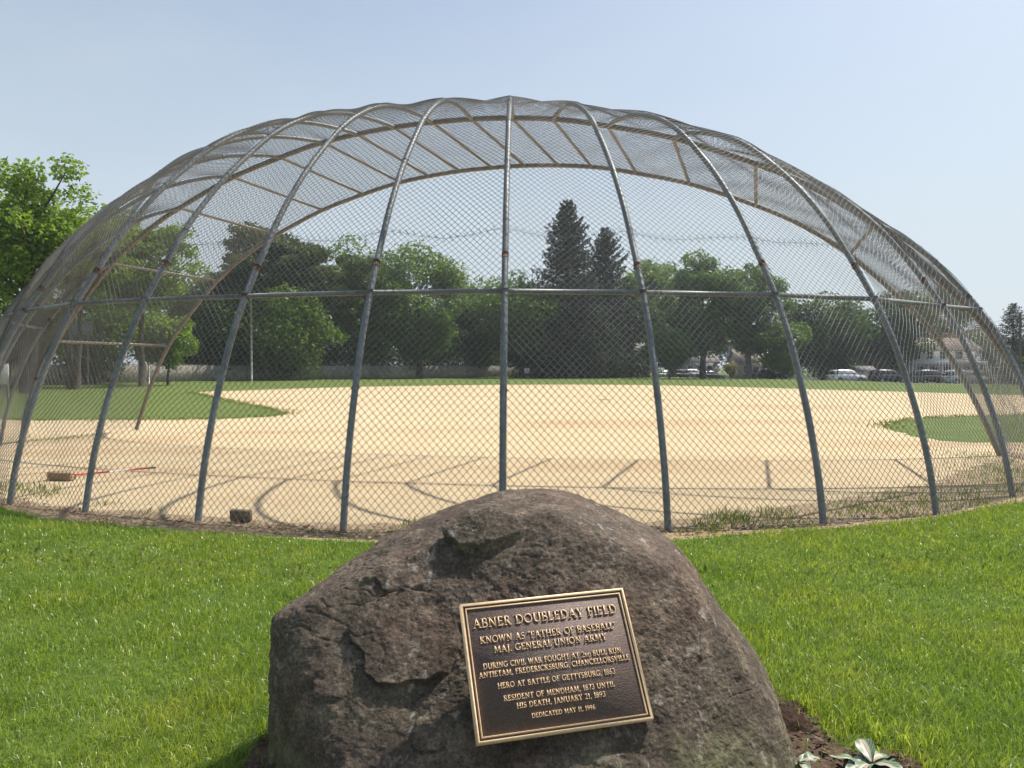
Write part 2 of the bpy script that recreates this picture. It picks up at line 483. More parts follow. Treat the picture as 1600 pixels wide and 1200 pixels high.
bs = empty("backstop", tuple(uv(11.5, VC)))
tag(bs, "domed chain link backstop on curved grey pipes arching over home plate", "backstop")
off = np.array(bs.location)
def bpart(mb, name, mat, parent=bs, smooth=True):
    o = mb.build(name, mat, parent, smooth)
    if parent is bs: o.matrix_parent_inverse = Matrix.Translation(-Vector(off))
    return o
bpart_arch = []
for u in (UA, UE):
    bpart(MB().tube(arch_curve(u), 0.044, 10), "arch", M_ARCH)
for k in range(-8, 9):
    # the lower length of every rib is grey, the upper one browner towards the arch
    o = bpart(MB().tube(ribs[k], 0.0335, 10), "rib", M_PIPE)
    i = int(np.argmin(abs(ribs[k][:, 2] - (2.62 + 0.03 * ((k * 7) % 3 - 1)))[:45]))
    t = ribs[k][i + 1] - ribs[k][i - 1]; t /= np.linalg.norm(t)
    c = ribs[k][i]
    cp = MB().tube([c - t * 0.035, c + t * 0.035], 0.0375, 10).build("coupling", M_RUST, o, True)
    rt = np.random.default_rng(300 + k)
    for i_ in range(4, 68, 8):
        c = ribs[k][i_]; t = ribs[k][i_ + 1] - ribs[k][i_ - 1]; t /= np.linalg.norm(t)
        e1 = np.cross(t, (1.0, 0.2, 0.1)); e1 /= np.linalg.norm(e1); e2 = np.cross(t, e1)
        sl_ = rt.normal(0, 0.25, 2)
        th_ = np.linspace(0, 2 * np.pi, 13)
        rad_ = 0.0375
        MB().tube([c + rad_ * (np.cos(q) * e1 + np.sin(q) * e2) + t * rad_ * (sl_[0] * np.cos(q) + sl_[1] * np.sin(q)) for q in th_], 0.0028, 4, False).build("tie_wire", M_WIRE, o)
    sg = 1 if k >= 0 else -1
    a = uv(UA, VC + sg * AREL[abs(k)], arch_z(AREL[abs(k)])); b = uv(UE, VC + sg * AREL[abs(k)], arch_z(AREL[abs(k)]))
    bpart(MB().tube([a, b], 0.029, 8), "strut", M_ARCH)
def rib_at_z(k, z):
    P = ribs[k]; i = int(np.argmax(P[:, 2] > z)); f = (z - P[i - 1, 2]) / (P[i, 2] - P[i - 1, 2])
    return P[i - 1] * (1 - f) + P[i] * f
for k in range(-8, 8):
    if k in (-8, 7):
        continue
    a, b = rib_at_z(k, 2.26), rib_at_z(k + 1, 2.26)
    d = (b - a) / np.linalg.norm(b - a)
    bpart(MB().tube([a + d * 0.03, b - d * 0.03], 0.0265, 8), "rail", M_RAIL)
for k in range(-7, 8):   # clamps that hold the rail
    c = rib_at_z(k, 2.26)
    bpart(MB().tube([c - (0, 0, 0.03), c + (0, 0, 0.03)], 0.041, 10), "rail_clamp", M_RAIL if k % 3 else M_RUST)

WR = 0.0028
PX = 0.0365
PY = 0.0405
def lattice(Ca, Cb, outward, t0=0.0, t1=None, curl=0.0, seed=0, sag=0.03):
    """edges of a chain link sheet stretched between two curves"""
    r = np.random.default_rng(seed)
    L = 0.5 * (np.linalg.norm(np.diff(Ca, axis=0), axis=1).sum() + np.linalg.norm(np.diff(Cb, axis=0), axis=1).sum())
    n = len(Ca); tt = np.linspace(0, L, n)
    t1 = L if t1 is None else t1
    wmax = np.linalg.norm(Ca - Cb, axis=1).max()
    ni = int(wmax / 2 / PX) + 2
    j0, j1 = int(t0 / PY), int(t1 / PY)
    I, J = np.meshgrid(np.arange(-ni, ni + 1), np.arange(j0, j1))
    I, J = I.ravel(), J.ravel()
    ok = (I + J) % 2 == 0
    I, J = I[ok], J[ok]
    def side(t):
        return (np.stack([np.interp(t, tt, Ca[:, q]) for q in range(3)], 1), np.stack([np.interp(t, tt, Cb[:, q]) for q in range(3)], 1))
    tangent = np.gradient(0.5 * (Ca + Cb), axis=0)
    nrm = np.cross(tangent, Cb - Ca); nrm /= np.linalg.norm(nrm, axis=1)[:, None] + 1e-9
    mid = 0.5 * (Ca + Cb)
    sgn = np.sign(np.einsum('ij,ij->i', nrm, mid - outward)); nrm *= np.where(sgn == 0, 1, sgn)[:, None]
    ph = r.uniform(0, 6, 8)
    def pos(x, t):
        a, b = side(t)
        w = np.linalg.norm(a - b, axis=1) + 1e-6
        f = np.clip(0.5 + x / w, 0, 1)
        p = a * (1 - f)[:, None] + b * f[:, None]
        nn = np.stack([np.interp(t, tt, nrm[:, q]) for q in range(3)], 1)
        e = 4 * f * (1 - f)
        o = 0.042 - sag * e * (0.6 + 0.5 * np.sin(1.3 * t + ph[0]) + 0.35 * np.sin(3.1 * t + ph[1] + 4 * f)) + 0.012 * np.sin(5 * t + 9 * f + ph[2])
        p = p + nn * o[:, None]
        if curl > 0:
            c = np.clip(1 - t / 0.34, 0, 1) ** 1.3 * curl
            jit = np.stack([vnoise(np.stack([p[:, 0] * 11 + q * 7.1, p[:, 1] * 11, p[:, 2] * 11 + seed], 1), 3 + q) for q in range(3)], 1)
            p = p + jit * c[:, None] * np.array([0.06, 0.10, 0.045])
            p[:, 1] -= c * 0.05
            p[:, 2] = np.maximum(p[:, 2], 0.01)
        return p, w
    P0, P1 = [], []
    for sgnx in (1, -1):
        xa, ta = I * PX, J * PY
        xb, tb = (I + sgnx) * PX, (J + 1) * PY
        ta = np.clip(ta, t0, t1); tb = np.clip(tb, t0, t1)
        _, wa = pos(xa, ta.astype(float)); w = wa
        ina = abs(xa) <= w / 2; inb = abs(xb) <= w / 2
        keep = ina | inb
        xa, ta, xb, tb, w, ina, inb = [q[keep].astype(float) if q.dtype != bool else q[keep] for q in (xa, ta, xb, tb, w, ina, inb)]
        lim = w / 2
        fa = np.where(ina, 0.0, (abs(xa) - lim) / (abs(xa - xb) + 1e-9))
        fb = np.where(inb, 1.0, 1 - (abs(xb) - lim) / (abs(xa - xb) + 1e-9))
        x0 = xa + (xb - xa) * fa; q0 = ta + (tb - ta) * fa
        x1 = xa + (xb - xa) * fb; q1 = ta + (tb - ta) * fb
        p, _ = pos(x0, q0); q, _ = pos(x1, q1)
        P0.append(p); P1.append(q)
    return np.concatenate(P0), np.concatenate(P1)
def wires(P0, P1, rad=WR, n=3):
    d = P1 - P0; L = np.linalg.norm(d, axis=1); k = L > 1e-4
    P0, P1, d = P0[k], P1[k], d[k] / L[k][:, None]
    ref = np.where(abs(d[:, 2:3]) < 0.9, np.array([[0, 0, 1.0]]), np.array([[1.0, 0, 0]]))
    a = np.cross(d, ref); a /= np.linalg.norm(a, axis=1)[:, None]
    b = np.cross(d, a)
    m = len(P0); V = np.zeros((m, 2 * n, 3))
    for q in range(n):
        o = rad * (math.cos(2 * math.pi * q / n) * a + math.sin(2 * math.pi * q / n) * b)
        V[:, q] = P0 + o; V[:, n + q] = P1 + o
    base = np.arange(m)[:, None] * 2 * n
    F = np.concatenate([base + np.array([[q, (q + 1) % n, n + (q + 1) % n, n + q]]) for q in range(n)])
    return V.reshape(-1, 3), F
cen = uv(UC - 1.5, VC, 0.3)
for k in range(-8, 8):
    P0, P1 = lattice(ribs[k], ribs[k + 1], cen, 0.16, None, {-2: 0.35, -1: 0.9, 0: 1.5, 1: 0.8, 2: 0.4, 3: 0.4}.get(k, 0.2), 50 + k)
    # the hem where two rolls of fabric meet: twisted wire ends
    Ca, Cb = ribs[k], ribs[k + 1]
    zs_ = 2.93 if k not in (-8, 7) else 1.7
    a, b = rib_at_z(k, zs_), rib_at_z(k + 1, zs_)
    nb = max(2, int(np.linalg.norm(b - a) / 0.073)); rr = np.random.default_rng(k + 90)
    s = (np.arange(nb) + 0.5) / nb
    q = a + (b - a) * s[:, None]; outw = q - cen; outw[:, 2] = 0; outw /= np.linalg.norm(outw, axis=1)[:, None]
    sagz = -0.05 * np.sin(np.pi * s) + 0.02 * np.sin(7 * s + k)
    q = q + outw * 0.05 + np.stack([0 * s, 0 * s, sagz], 1)
    along = (b - a) / np.linalg.norm(b - a)
    e0, e1 = [], []
    for p in q:
        for w in (-1, 1):
            e0.append(p + along * w * 0.012); e1.append(p - along * w * 0.022 + np.array([0, 0, 0.035 * w * 1.1]) + rr.normal(0, 0.007, 3))
        e0.append(p - along * 0.036); e1.append(p + along * 0.036 + np.array([0, 0, rr.normal(0, 0.008)]))
    V, F = wires(np.concatenate([P0, np.array(e0)]), np.concatenate([P1, np.array(e1)]))
    o = mesh_obj("chain_link_panel", V, F, M_WIRE, bs)
    o.matrix_parent_inverse = Matrix.Translation(-Vector(off))
def arch_pt(u, j):
    sg = 1 if j >= 0 else -1; r = AREL[abs(j)]
    return uv(u, VC + sg * r, arch_z(r))
for k in range(-8, 8):
    a0, a1 = arch_pt(UA, k), arch_pt(UE + 0.02, k); b0, b1 = arch_pt(UA, k + 1), arch_pt(UE + 0.02, k + 1)
    t = np.linspace(0, 1, 12)[:, None]
    P0, P1 = lattice(a0 + (a1 - a0) * t, b0 + (b1 - b0) * t, cen, 0.0, None, 0, 150 + k, 0.02)
    V, F = wires(P0, P1)
    o = mesh_obj("canopy_panel", V, F, M_WIRE, bs)
    o.matrix_parent_inverse = Matrix.Translation(-Vector(off))
for sg in (-1, 1):      # the sides below the last strut
    zz = np.linspace(0.05, 2.03, 12)
    rr = np.interp(zz, _ar[::-1, 1], _ar[::-1, 0])
    Ca = np.array([uv(UA, VC + sg * r, z) for r, z in zip(rr, zz)]); Cb = np.array([uv(UE, VC + sg * r, z) for r, z in zip(rr, zz)])
    P0, P1 = lattice(Ca, Cb, cen, 0.0, None, 0, 170 + sg, 0.02)
    V, F = wires(P0, P1)
    o = mesh_obj("side_panel", V, F, M_WIRE, bs)
    o.matrix_parent_inverse = Matrix.Translation(-Vector(off))

# ------------------------------------------------------------------ memorial boulder
def rock_mat():
    m, nt, out = new_mat("weathered_boulder")
    big = noise_node(nt, 2.3, 6, 0.62); mid = noise_node(nt, 9, 8, 0.68); fine = noise_node(nt, 75, 8, 0.72); lich = noise_node(nt, 26, 5, 0.6, dist=0.5)
    lmask = noise_node(nt, 3.1, 3, 0.5)
    base = ramp(nt, mid.outputs[0], [(0.27, (0.040, 0.032, 0.025)), (0.5, (0.098, 0.077, 0.061)), (0.73, (0.225, 0.178, 0.140))]).outputs[0]
    tint = ramp(nt, big.outputs[0], [(0.3, (1.22, 1.02, 0.94)), (0.5, (1.0, 0.98, 0.94)), (0.7, (0.74, 0.77, 0.64))]).outputs[0]
    col = mix_col(nt, 1.0, base, tint, 'MULTIPLY')
    grain = ramp(nt, fine.outputs[0], [(0.30, (0.40, 0.40, 0.40)), (0.5, (1, 1, 1)), (0.68, (1.95, 1.9, 1.82))]).outputs[0]
    col = mix_col(nt, 1.0, col, grain, 'MULTIPLY')
    l1 = ramp(nt, lich.outputs[0], [(0.57, (0, 0, 0)), (0.66, (1, 1, 1))]).outputs[0]
    l2 = ramp(nt, lmask.outputs[0], [(0.46, (0, 0, 0)), (0.62, (0.75, 0.75, 0.75))]).outputs[0]
    lm = mix_col(nt, 1.0, l1, l2, 'MULTIPLY')
    col = mix_col(nt, lm, col, (0.36, 0.33, 0.285))
    # moss low on the stone
    tc = nt.nodes.new("ShaderNodeTexCoord"); sx = nt.nodes.new("ShaderNodeSeparateXYZ"); nt.links.new(tc.outputs['Object'], sx.inputs[0])
    ma = nt.nodes.new("ShaderNodeMath"); ma.operation = 'MULTIPLY_ADD'; ma.inputs[1].default_value = -1.1; ma.inputs[2].default_value = 0.26
    nt.links.new(sx.outputs[2], ma.inputs[0])
    mb = nt.nodes.new("ShaderNodeMath"); mb.operation = 'ADD'; nt.links.new(ma.outputs[0], mb.inputs[0]); nt.links.new(big.outputs[0], mb.inputs[1])
    mm = ramp(nt, mb.outputs[0], [(0.58, (0, 0, 0)), (0.82, (0.8, 0.8, 0.8))]).outputs[0]
    mossc = ramp(nt, lich.outputs[0], [(0.35, (0.085, 0.095, 0.035)), (0.65, (0.22, 0.22, 0.10))]).outputs[0]
    col = mix_col(nt, mm, col, mossc)
    ad = nt.nodes.new("ShaderNodeMath"); ad.operation = 'MULTIPLY_ADD'; ad.inputs[1].default_value = 0.6
    nt.links.new(fine.outputs[0], ad.inputs[0]); nt.links.new(mid.outputs[0], ad.inputs[2])
    principled(nt, out, col, 0.82, 0, 0.3, bump(nt, ad.outputs[0], 0.75, 0.016))
    return m
M_ROCK = rock_mat()

PC = np.array([0.1486, 2.622, 0.4931])
EX = np.array([0.97075, 0.23858, 0.02695]); EX /= np.linalg.norm(EX)
EY = np.array([-0.15726, 0.54699, 0.82224]); EY -= EX * (EX @ EY); EY /= np.linalg.norm(EY)
EN = np.cross(EX, EY)
CR = np.array([0.13, 3.12, 0.22])
def plane_px(n, px, py, d):
    n = np.array(n, float); n /= np.linalg.norm(n)
    return n, float(n @ (np.array(at(px, py, d)) - CR))
ROCK_PLANES = [
    (EN * 1.0, float(EN @ (PC - 0.030 * EN - CR))),
    plane_px((-0.06, -0.79, 0.61), 600, 1080, 2.65),
    plane_px((-0.74, -0.67, 0.04), 474, 1100, 2.67),
    plane_px((-0.86, 0.50, 0.02), 414, 1060, 2.88),
    plane_px((-0.36, -0.18, 0.915), 500, 853, 3.0),
    plane_px((-0.20, -0.58, 0.79), 600, 905, 2.88),
    plane_px((-0.42, -0.05, 0.91), 728, 802, 3.16),
    plane_px((-0.04, -0.10, 0.99), 850, 783, 3.22),
    plane_px((0.41, -0.10, 0.90), 985, 834, 3.18),
    plane_px((0.79, -0.14, 0.60), 1120, 959, 3.08),
    plane_px((0.91, -0.20, 0.36), 1218, 1112, 2.98),
    plane_px((0.45, -0.72, 0.52), 1085, 1010, 2.80),
    (np.array([0, 0.96, 0.28]), 0.52),
    (np.array([-0.6, 0.75, 0.28]), 0.80),
    (np.array([0.6, 0.75, 0.28]), 0.80),
    (np.array([0, 0, -1.0]), 0.42),
]
def rock_r(w):
    p = 95.0
    s = 0
    for n, d in ROCK_PLANES:
        s = s + np.maximum(w @ n, 0) ** p / d ** p
    return s ** (-1 / p)
def front_ab(P):
    q = P - PC
    return q @ EX, q @ EY
def px_to_ab(px, py):
    o = np.array([0, 0, CAM_H]); r = np.array([(px - 800) / 1200, 1, -(py - HOR) / 1200])
    t = (EN @ (PC - 0.03 * EN - o)) / (EN @ r)
    return front_ab((o + r * t)[None])
def poly_sd(a, b, poly):
    """signed distance, positive inside"""
    poly = np.array(poly); n = len(poly)
    dmin = np.full(len(a), 1e9)
    for i in range(n):
        p, q = poly[i], poly[(i + 1) % n]
        e = q - p; L = e @ e
        t = np.clip(((a - p[0]) * e[0] + (b - p[1]) * e[1]) / L, 0, 1)
        dmin = np.minimum(dmin, np.hypot(a - p[0] - t * e[0], b - p[1] - t * e[1]))
    return np.where(in_poly(a, b, [tuple(p) for p in poly]), dmin, -dmin)
FLAKES = [  # outline, height, softness, point where the step has faded out
    ([(548, 962), (556, 985), (572, 1000), (580, 1030), (600, 1050), (640, 1057), (675, 1053), (700, 1040), (720, 1000), (720, 930), (640, 900), (560, 930)], 0.030, 0.006, (700, 930)),
    ([(702, 812), (716, 828), (728, 846), (762, 852), (800, 836), (860, 800), (820, 770), (740, 780)], 0.040, 0.007, (840, 800)),
    ([(566, 876), (592, 880), (602, 900), (640, 905), (680, 880), (660, 850), (600, 852)], 0.018, 0.005, (670, 860)),
    ([(650, 1150), (656, 1166), (690, 1166), (700, 1150), (690, 1120), (655, 1120)], 0.018, 0.005, (680, 1122)),
    ([(480, 1082), (530, 1074), (535, 1050), (490, 1040)], 0.010, 0.006, (520, 1045)),
]
N = 330
lin = np.tan(np.linspace(-1, 1, N) * math.pi / 4)
UU, VV = np.meshgrid(lin, lin)
rv, rf, nb = [], [], 0
ii = (np.arange(N - 1)[:, None] * N + np.arange(N - 1)[None]).ravel()
quad = np.stack([ii, ii + 1, ii + 1 + N, ii + N], 1)
for ax in range(6):
    one = np.ones_like(UU)
    D = {0: (UU, -one, VV), 1: (-UU, one, VV), 2: (-one, -UU, VV), 3: (one, UU, VV), 4: (UU, VV, one), 5: (UU, -VV, -one)}[ax]
    D = np.stack(D, -1).reshape(-1, 3)
    D = D * np.array([1.25, 1.0, 0.85])
    D /= np.linalg.norm(D, axis=1)[:, None]
    rv.append(D); rf.append(quad + nb); nb += N * N
W = np.concatenate(rv)
# small broken facets where edges have chipped off, then layered roughness
_q = CR + W[::37] * rock_r(W[::37])[:, None] - CR
_rk = np.random.default_rng(23)
for _ in range(22):
    n_ = _rk.normal(0, 1, 3); n_[1] = -abs(n_[1]) * 0.8; n_[2] = abs(n_[2]) * 0.9; n_ /= np.linalg.norm(n_)
    if n_ @ EN > 0.93 or n_[0] < -0.45: continue
    ROCK_PLANES.append((n_, float((_q @ n_).max()) - _rk.uniform(0.004, 0.016)))
P = CR + W * rock_r(W)[:, None]
P0 = P.copy()
disp = 0.009 * fbm(P * 2.1, 3, 5) + 0.0050 * fbm(P * 6.5, 4, 21) + 0.0040 * fbm(P * 24, 4, 40, 0.68)
ridge = 1 - abs(fbm(P * np.array([2.2, 2.2, 6.5]) + 4.0, 4, 77, 0.6))
disp += -0.0055 * np.clip((ridge - 0.93) / 0.07, 0, 1) * np.clip(0.4 + 1.6 * vnoise(P * 3.1, 66), 0, 1)
a, b = front_ab(P)
frontish = np.clip((W @ EN - 0.15) / 0.25, 0, 1)
wa = 0.009 * fbm(P * 12, 3, 91); wb = 0.009 * fbm(P * 12, 3, 191)
for outl, hgt, soft, fade in FLAKES:
    pl = [tuple(np.array(px_to_ab(*q)).ravel()) for q in outl]
    fa, fb = [float(q) for q in px_to_ab(*fade)]
    k = (abs(a - fa) < 0.6) & (abs(b - fb) < 0.6) & (frontish > 0)
    sd = poly_sd(a[k] + wa[k], b[k] + wb[k], pl)
    dist = np.hypot(a[k] - fa, b[k] - fb)
    size = max(np.hypot(q[0] - fa, q[1] - fb) for q in pl)
    fd = np.clip((dist / size - 0.12) / 0.45, 0, 1)
    st = np.clip((sd + soft) / (2 * soft), 0, 1); st = st * st * (3 - 2 * st)
    disp[k] += frontish[k] * hgt * (st - 0.25 * np.clip(1 - abs(sd + soft * 1.3) / (soft * 2.0), 0, 1)) * fd
# a flat seat for the plate, cut a little into the stone
seat = np.clip((np.maximum(abs(a) - 0.30, abs(b) - 0.225)) / 0.05, 0, 1)
nd = (P - PC) @ EN
P = P + W * disp[:, None]
lift = (P - PC) @ EN
over = (frontish > 0.3) & (seat < 1)
tgt = np.minimum(lift, -0.014)
P[over] += EN * ((tgt - lift) * (1 - seat))[over][:, None]
rock = empty("memorial_boulder", (CR[0], CR[1], 0))
tag(rock, "large brown grey memorial boulder carrying a bronze plaque on the lawn", "boulder")
stone = mesh_obj("stone", P - np.array([CR[0], CR[1], 0]), np.concatenate(rf), M_ROCK, rock, True)

# plaque -------------------------------------------------------------------------------------
def bronze_field():
    m, nt, out = new_mat("dark_bronze_field")
    n = noise_node(nt, 95, 5, 0.6, vec_scale=(1, 1.6, 1), dist=1.2)
    c = ramp(nt, n.outputs[0], [(0.3, (0.092, 0.064, 0.056)), (0.7, (0.165, 0.118, 0.104))]).outputs[0]
    principled(nt, out, c, 0.55, 0.15, 0.45, bump(nt, n.outputs[0], 0.8, 0.006))
    return m
M_BF = bronze_field()
def bronze_polished():
    m, nt, out = new_mat("polished_bronze")
    n = noise_node(nt, 60, 4, 0.6)
    c = ramp(nt, n.outputs[0], [(0.3, (0.74, 0.50, 0.29)), (0.7, (0.92, 0.67, 0.42))]).outputs[0]
    principled(nt, out, c, 0.48, 0.12, 0.5)
    return m
M_BP = bronze_polished()
PW, PH = 0.61, 0.457
plq_m = Matrix(((EX[0], EY[0], EN[0], PC[0] - CR[0]), (EX[1], EY[1], EN[1], PC[1] - CR[1]), (EX[2], EY[2], EN[2], PC[2]), (0, 0, 0, 1)))
bk = MB().box((0, 0, -0.011), (PW - 0.004, PH - 0.004, 0.018))
plaque = bk.build("plaque", M_BF, rock)
plaque.matrix_local = plq_m
plaque["label"] = "dark bronze plaque with raised tan lettering and border"
def frame(w, h, t, z0, z1, bev):
    mb = MB()
    o = [(-w / 2, -h / 2), (w / 2, -h / 2), (w / 2, h / 2), (-w / 2, h / 2)]
    sgn = [(1, 1), (-1, 1), (-1, -1), (1, -1)]
    rings = []
    for ins, z in ((0, z0), (bev, z1), (t - bev, z1), (t, z0)):
        rings.append([(x + sx * ins, y + sy * ins, z) for (x, y), (sx, sy) in zip(o, sgn)])
    v = np.array(rings).reshape(-1, 3); f = []
    for r_ in range(3):
        for k in range(4):
            k2 = (k + 1) % 4
            f.append((r_ * 4 + k, r_ * 4 + k2, r_ * 4 + 4 + k2, r_ * 4 + 4 + k))
    return mb.add(v, f)
frame(PW, PH, 0.0115, -0.020, 0.0045, 0.0022).build("outer_border", M_BP, plaque)
frame(PW - 0.034, PH - 0.034, 0.0052, -0.003, 0.0028, 0.0012).build("inner_border", M_BP, plaque)

def arc(cx, cy, rx, ry, a0, a1, n=12):
    return [(cx + rx * math.cos(R(a0 + (a1 - a0) * i / n)), cy + ry * math.sin(R(a0 + (a1 - a0) * i / n))) for i in range(n + 1)]
TK, TN, SF = 0.122, 0.072, 0.058
def serif(x, y, w=0.26):
    yy = y + (SF / 2 if y < 0.5 else -SF / 2)
    return ([(x - w / 2, yy), (x + w / 2, yy)], SF)
def stem(x): return [([(x, 0), (x, 1)], TK), serif(x, 0, .30), serif(x, 1, .30)]
def bar(x0, x1, y, t=TN): return ([(x0, y), (x1, y)], t)
def tick(x, y, dy): return ([(x, y), (x + 0.02, y + dy)], 0.07)
GL = {
    'A': (.80, [([(.10, 0), (.39, 1)], TN), ([(.37, 1), (.70, 0)], TK), bar(.2, .58, .34), serif(.10, 0), serif(.70, 0, .28)]),
    'B': (.66, stem(.16) + [([(.16, .96)] + arc(.34, .75, .20, .21, 90, -90) + [(.16, .54)], TN * 1.25), ([(.16, .50)] + arc(.36, .27, .23, .23, 90, -90) + [(.16, .04)], TN * 1.25)]),
    'C': (.78, [(arc(.45, .5, .37, .46, 48, 312, 18), TK * .8), tick(.70, .80, .17), tick(.70, .20, -.14)]),
    'D': (.84, stem(.16) + [([(.16, .96)] + arc(.34, .5, .40, .46, 90, -90, 16) + [(.16, .04)], TK * .8)]),
    'E': (.62, stem(.16) + [bar(.16, .52, .96), bar(.16, .46, .52), bar(.16, .55, .04), tick(.52, .95, -.16), tick(.54, .05, .18)]),
    'F': (.58, stem(.16) + [bar(.16, .52, .96), bar(.16, .45, .5), tick(.52, .95, -.18)]),
    'G': (.84, [(arc(.45, .5, .37, .46, 50, 300, 18) + [(.68, .12)], TK * .8), ([(.70, .05), (.70, .42)], TK * .9), bar(.56, .82, .44, SF), tick(.70, .80, .17)]),
    'H': (.86, stem(.16) + stem(.70) + [bar(.16, .70, .52)]),
    'I': (.34, stem(.17)),
    'J': (.38, [([(.20, 1), (.20, .05), (.14, -.12), (.02, -.17)], TK * .85), serif(.20, 1, .30)]),
    'K': (.78, stem(.16) + [([(.20, .46), (.60, 1)], TN), ([(.28, .56), (.66, 0)], TK), serif(.60, 1, .24), serif(.67, 0, .24)]),
    'L': (.58, stem(.16) + [bar(.16, .52, .04), tick(.51, .05, .2)]),
    'M': (1.0, [([(.14, 0), (.20, 1)], TN), ([(.20, 1), (.50, .06)], TK), ([(.50, .06), (.80, 1)], TN), ([(.80, 1), (.86, 0)], TK), serif(.14, 0, .24), serif(.86, 0, .28), serif(.16, 1, .16), serif(.84, 1, .16)]),
    'N': (.88, [([(.16, 0), (.16, 1)], TN), ([(.16, .98), (.72, .02)], TK), ([(.72, 0), (.72, 1)], TN), serif(.16, 0, .26), serif(.10, 1, .2), serif(.72, 1, .26)]),
    'O': (.90, [(arc(.45, .5, .37, .46, 0, 360, 26), TK * .78)]),
    'P': (.62, stem(.16) + [([(.16, .96)] + arc(.34, .72, .21, .24, 90, -90) + [(.16, .48)], TN * 1.25)]),
    'Q': (.90, [(arc(.45, .5, .37, .46, 0, 360, 26), TK * .78), ([(.5, .05), (.8, -.15)], TK * .8)]),
    'R': (.74, stem(.16) + [([(.16, .96)] + arc(.34, .73, .20, .23, 90, -90) + [(.16, .50)], TN * 1.25), ([(.34, .50), (.66, 0)], TK), serif(.68, 0, .2)]),
    'S': (.56, [(arc(.28, .73, .19, .22, 40, 250, 12) + arc(.28, .26, .21, .23, 75, -140, 12), TK * .72), tick(.43, .82, .14), tick(.08, .18, -.14)]),
    'T': (.70, [([(.35, 0), (.35, 1)], TK), serif(.35, 0, .30), bar(.05, .65, .96), tick(.05, .95, -.16), tick(.63, .95, -.16)]),
    'U': (.84, [([(.16, 1), (.16, .34)] + arc(.43, .32, .27, .28, 180, 360, 12) + [(.70, 1)], TK * .75), serif(.16, 1, .3), serif(.70, 1, .26)]),
    'V': (.78, [([(.10, 1), (.40, 0)], TK), ([(.40, .02), (.68, 1)], TN), serif(.10, 1), serif(.68, 1)]),
    'W': (1.08, [([(.09, 1), (.33, 0)], TK), ([(.33, .02), (.54, .96)], TN), ([(.52, 1), (.76, 0)], TK), ([(.76, .02), (.98, 1)], TN), serif(.09, 1), serif(.98, 1, .24)]),
    'Y': (.74, [([(.10, 1), (.37, .46)], TK), ([(.37, .46), (.64, 1)], TN), ([(.37, .46), (.37, 0)], TK), serif(.37, 0, .28), serif(.10, 1, .25), serif(.64, 1, .25)]),
    '1': (.40, [([(.22, 0), (.22, 1)], TK), serif(.22, 0, .28), ([(.08, .82), (.22, .98)], TN)]),
    '2': (.58, [(arc(.28, .72, .21, .24, 160, -30, 12) + [(.08, .06)], TK * .75), bar(.06, .54, .05, TK * .8)]),
    '3': (.56, [(arc(.26, .75, .19, .21, 150, -80, 12) + arc(.26, .27, .22, .24, 80, -150, 12), TK * .75)]),
    '6': (.58, [(arc(.29, .28, .21, .24, 0, 360, 16), TK * .72), ([(.09, .32), (.14, .62), (.28, .88), (.44, 1.0)], TK * .72)]),
    '7': (.56, [bar(.06, .54, .95, TK * .8), ([(.52, .95), (.22, 0)], TK * .85)]),
    '8': (.58, [(arc(.29, .75, .18, .21, 0, 360, 16), TK * .72), (arc(.29, .27, .21, .24, 0, 360, 16), TK * .72)]),
    '9': (.58, [(arc(.29, .70, .21, .25, 0, 360, 16), TK * .72), ([(.49, .66), (.44, .36), (.30, .12), (.14, 0)], TK * .72)]),
    ',': (.24, [([(.12, .08), (.12, .0), (.06, -.14)], .12)]),
    '.': (.24, [([(.06, .06), (.18, .06)], .12)]),
    '-': (.26, [([(.07, .42), (.19, .42)], .12)]),
    '<': (.34, [([(.10, .98), (.07, .80)], .1), ([(.23, .98), (.20, .80)], .1)]),
    '>': (.34, [([(.10, .98), (.07, .80)], .1), ([(.23, .98), (.20, .80)], .1)]),
    ' ': (.36, []),
}
def text_line(txt, x0, x1, y, cap):
    adv = 0.0; items = []
    for ch in txt:
        sc = 1.0
        if ch.islower(): sc, ch = 0.68, ch.upper()
        w, st = GL[ch]
        items.append((adv, sc, st)); adv += (w + 0.055) * sc
    sx = (x1 - x0) / adv
    mb = MB(); q = 0
    for off_x, sc, st in items:
        for pts, th in st:
            p = np.array(pts, float) * sc
            p = np.stack([x0 + (off_x + p[:, 0]) * sx, y + p[:, 1] * cap], 1)
            keep = np.concatenate([[True], np.linalg.norm(np.diff(p, axis=0), axis=1) > 1e-6])
            p = p[keep]
            th2 = th * cap * sc
            t = np.gradient(p, axis=0); t /= np.linalg.norm(t, axis=1)[:, None] + 1e-12
            nn = np.stack([-t[:, 1], t[:, 0]], 1) * th2 / 2
            z = 0.0013 + 0.00003 * (q % 9); q += 1
            m = len(p)
            bot = -0.0022
            A_ = np.column_stack([p + nn, np.full(m, z)]); B_ = np.column_stack([p - nn, np.full(m, z)])
            A2 = np.column_stack([p + nn * 1.12, np.full(m, bot)]); B2 = np.column_stack([p - nn * 1.12, np.full(m, bot)])
            v = np.concatenate([A_, B_, A2, B2]); f = []
            for i in range(m - 1):
                f += [(m + i, m + i + 1, i + 1, i), (i, i + 1, 2 * m + i + 1, 2 * m + i), (m + i + 1, m + i, 3 * m + i, 3 * m + i + 1)]
            f += [(0, 2 * m, 3 * m, m), (m - 1, 2 * m - 1, 4 * m - 1, 3 * m - 1)]
            mb.add(v, f)
    o = mb.build("lettering", M_BP, plaque)
    return o
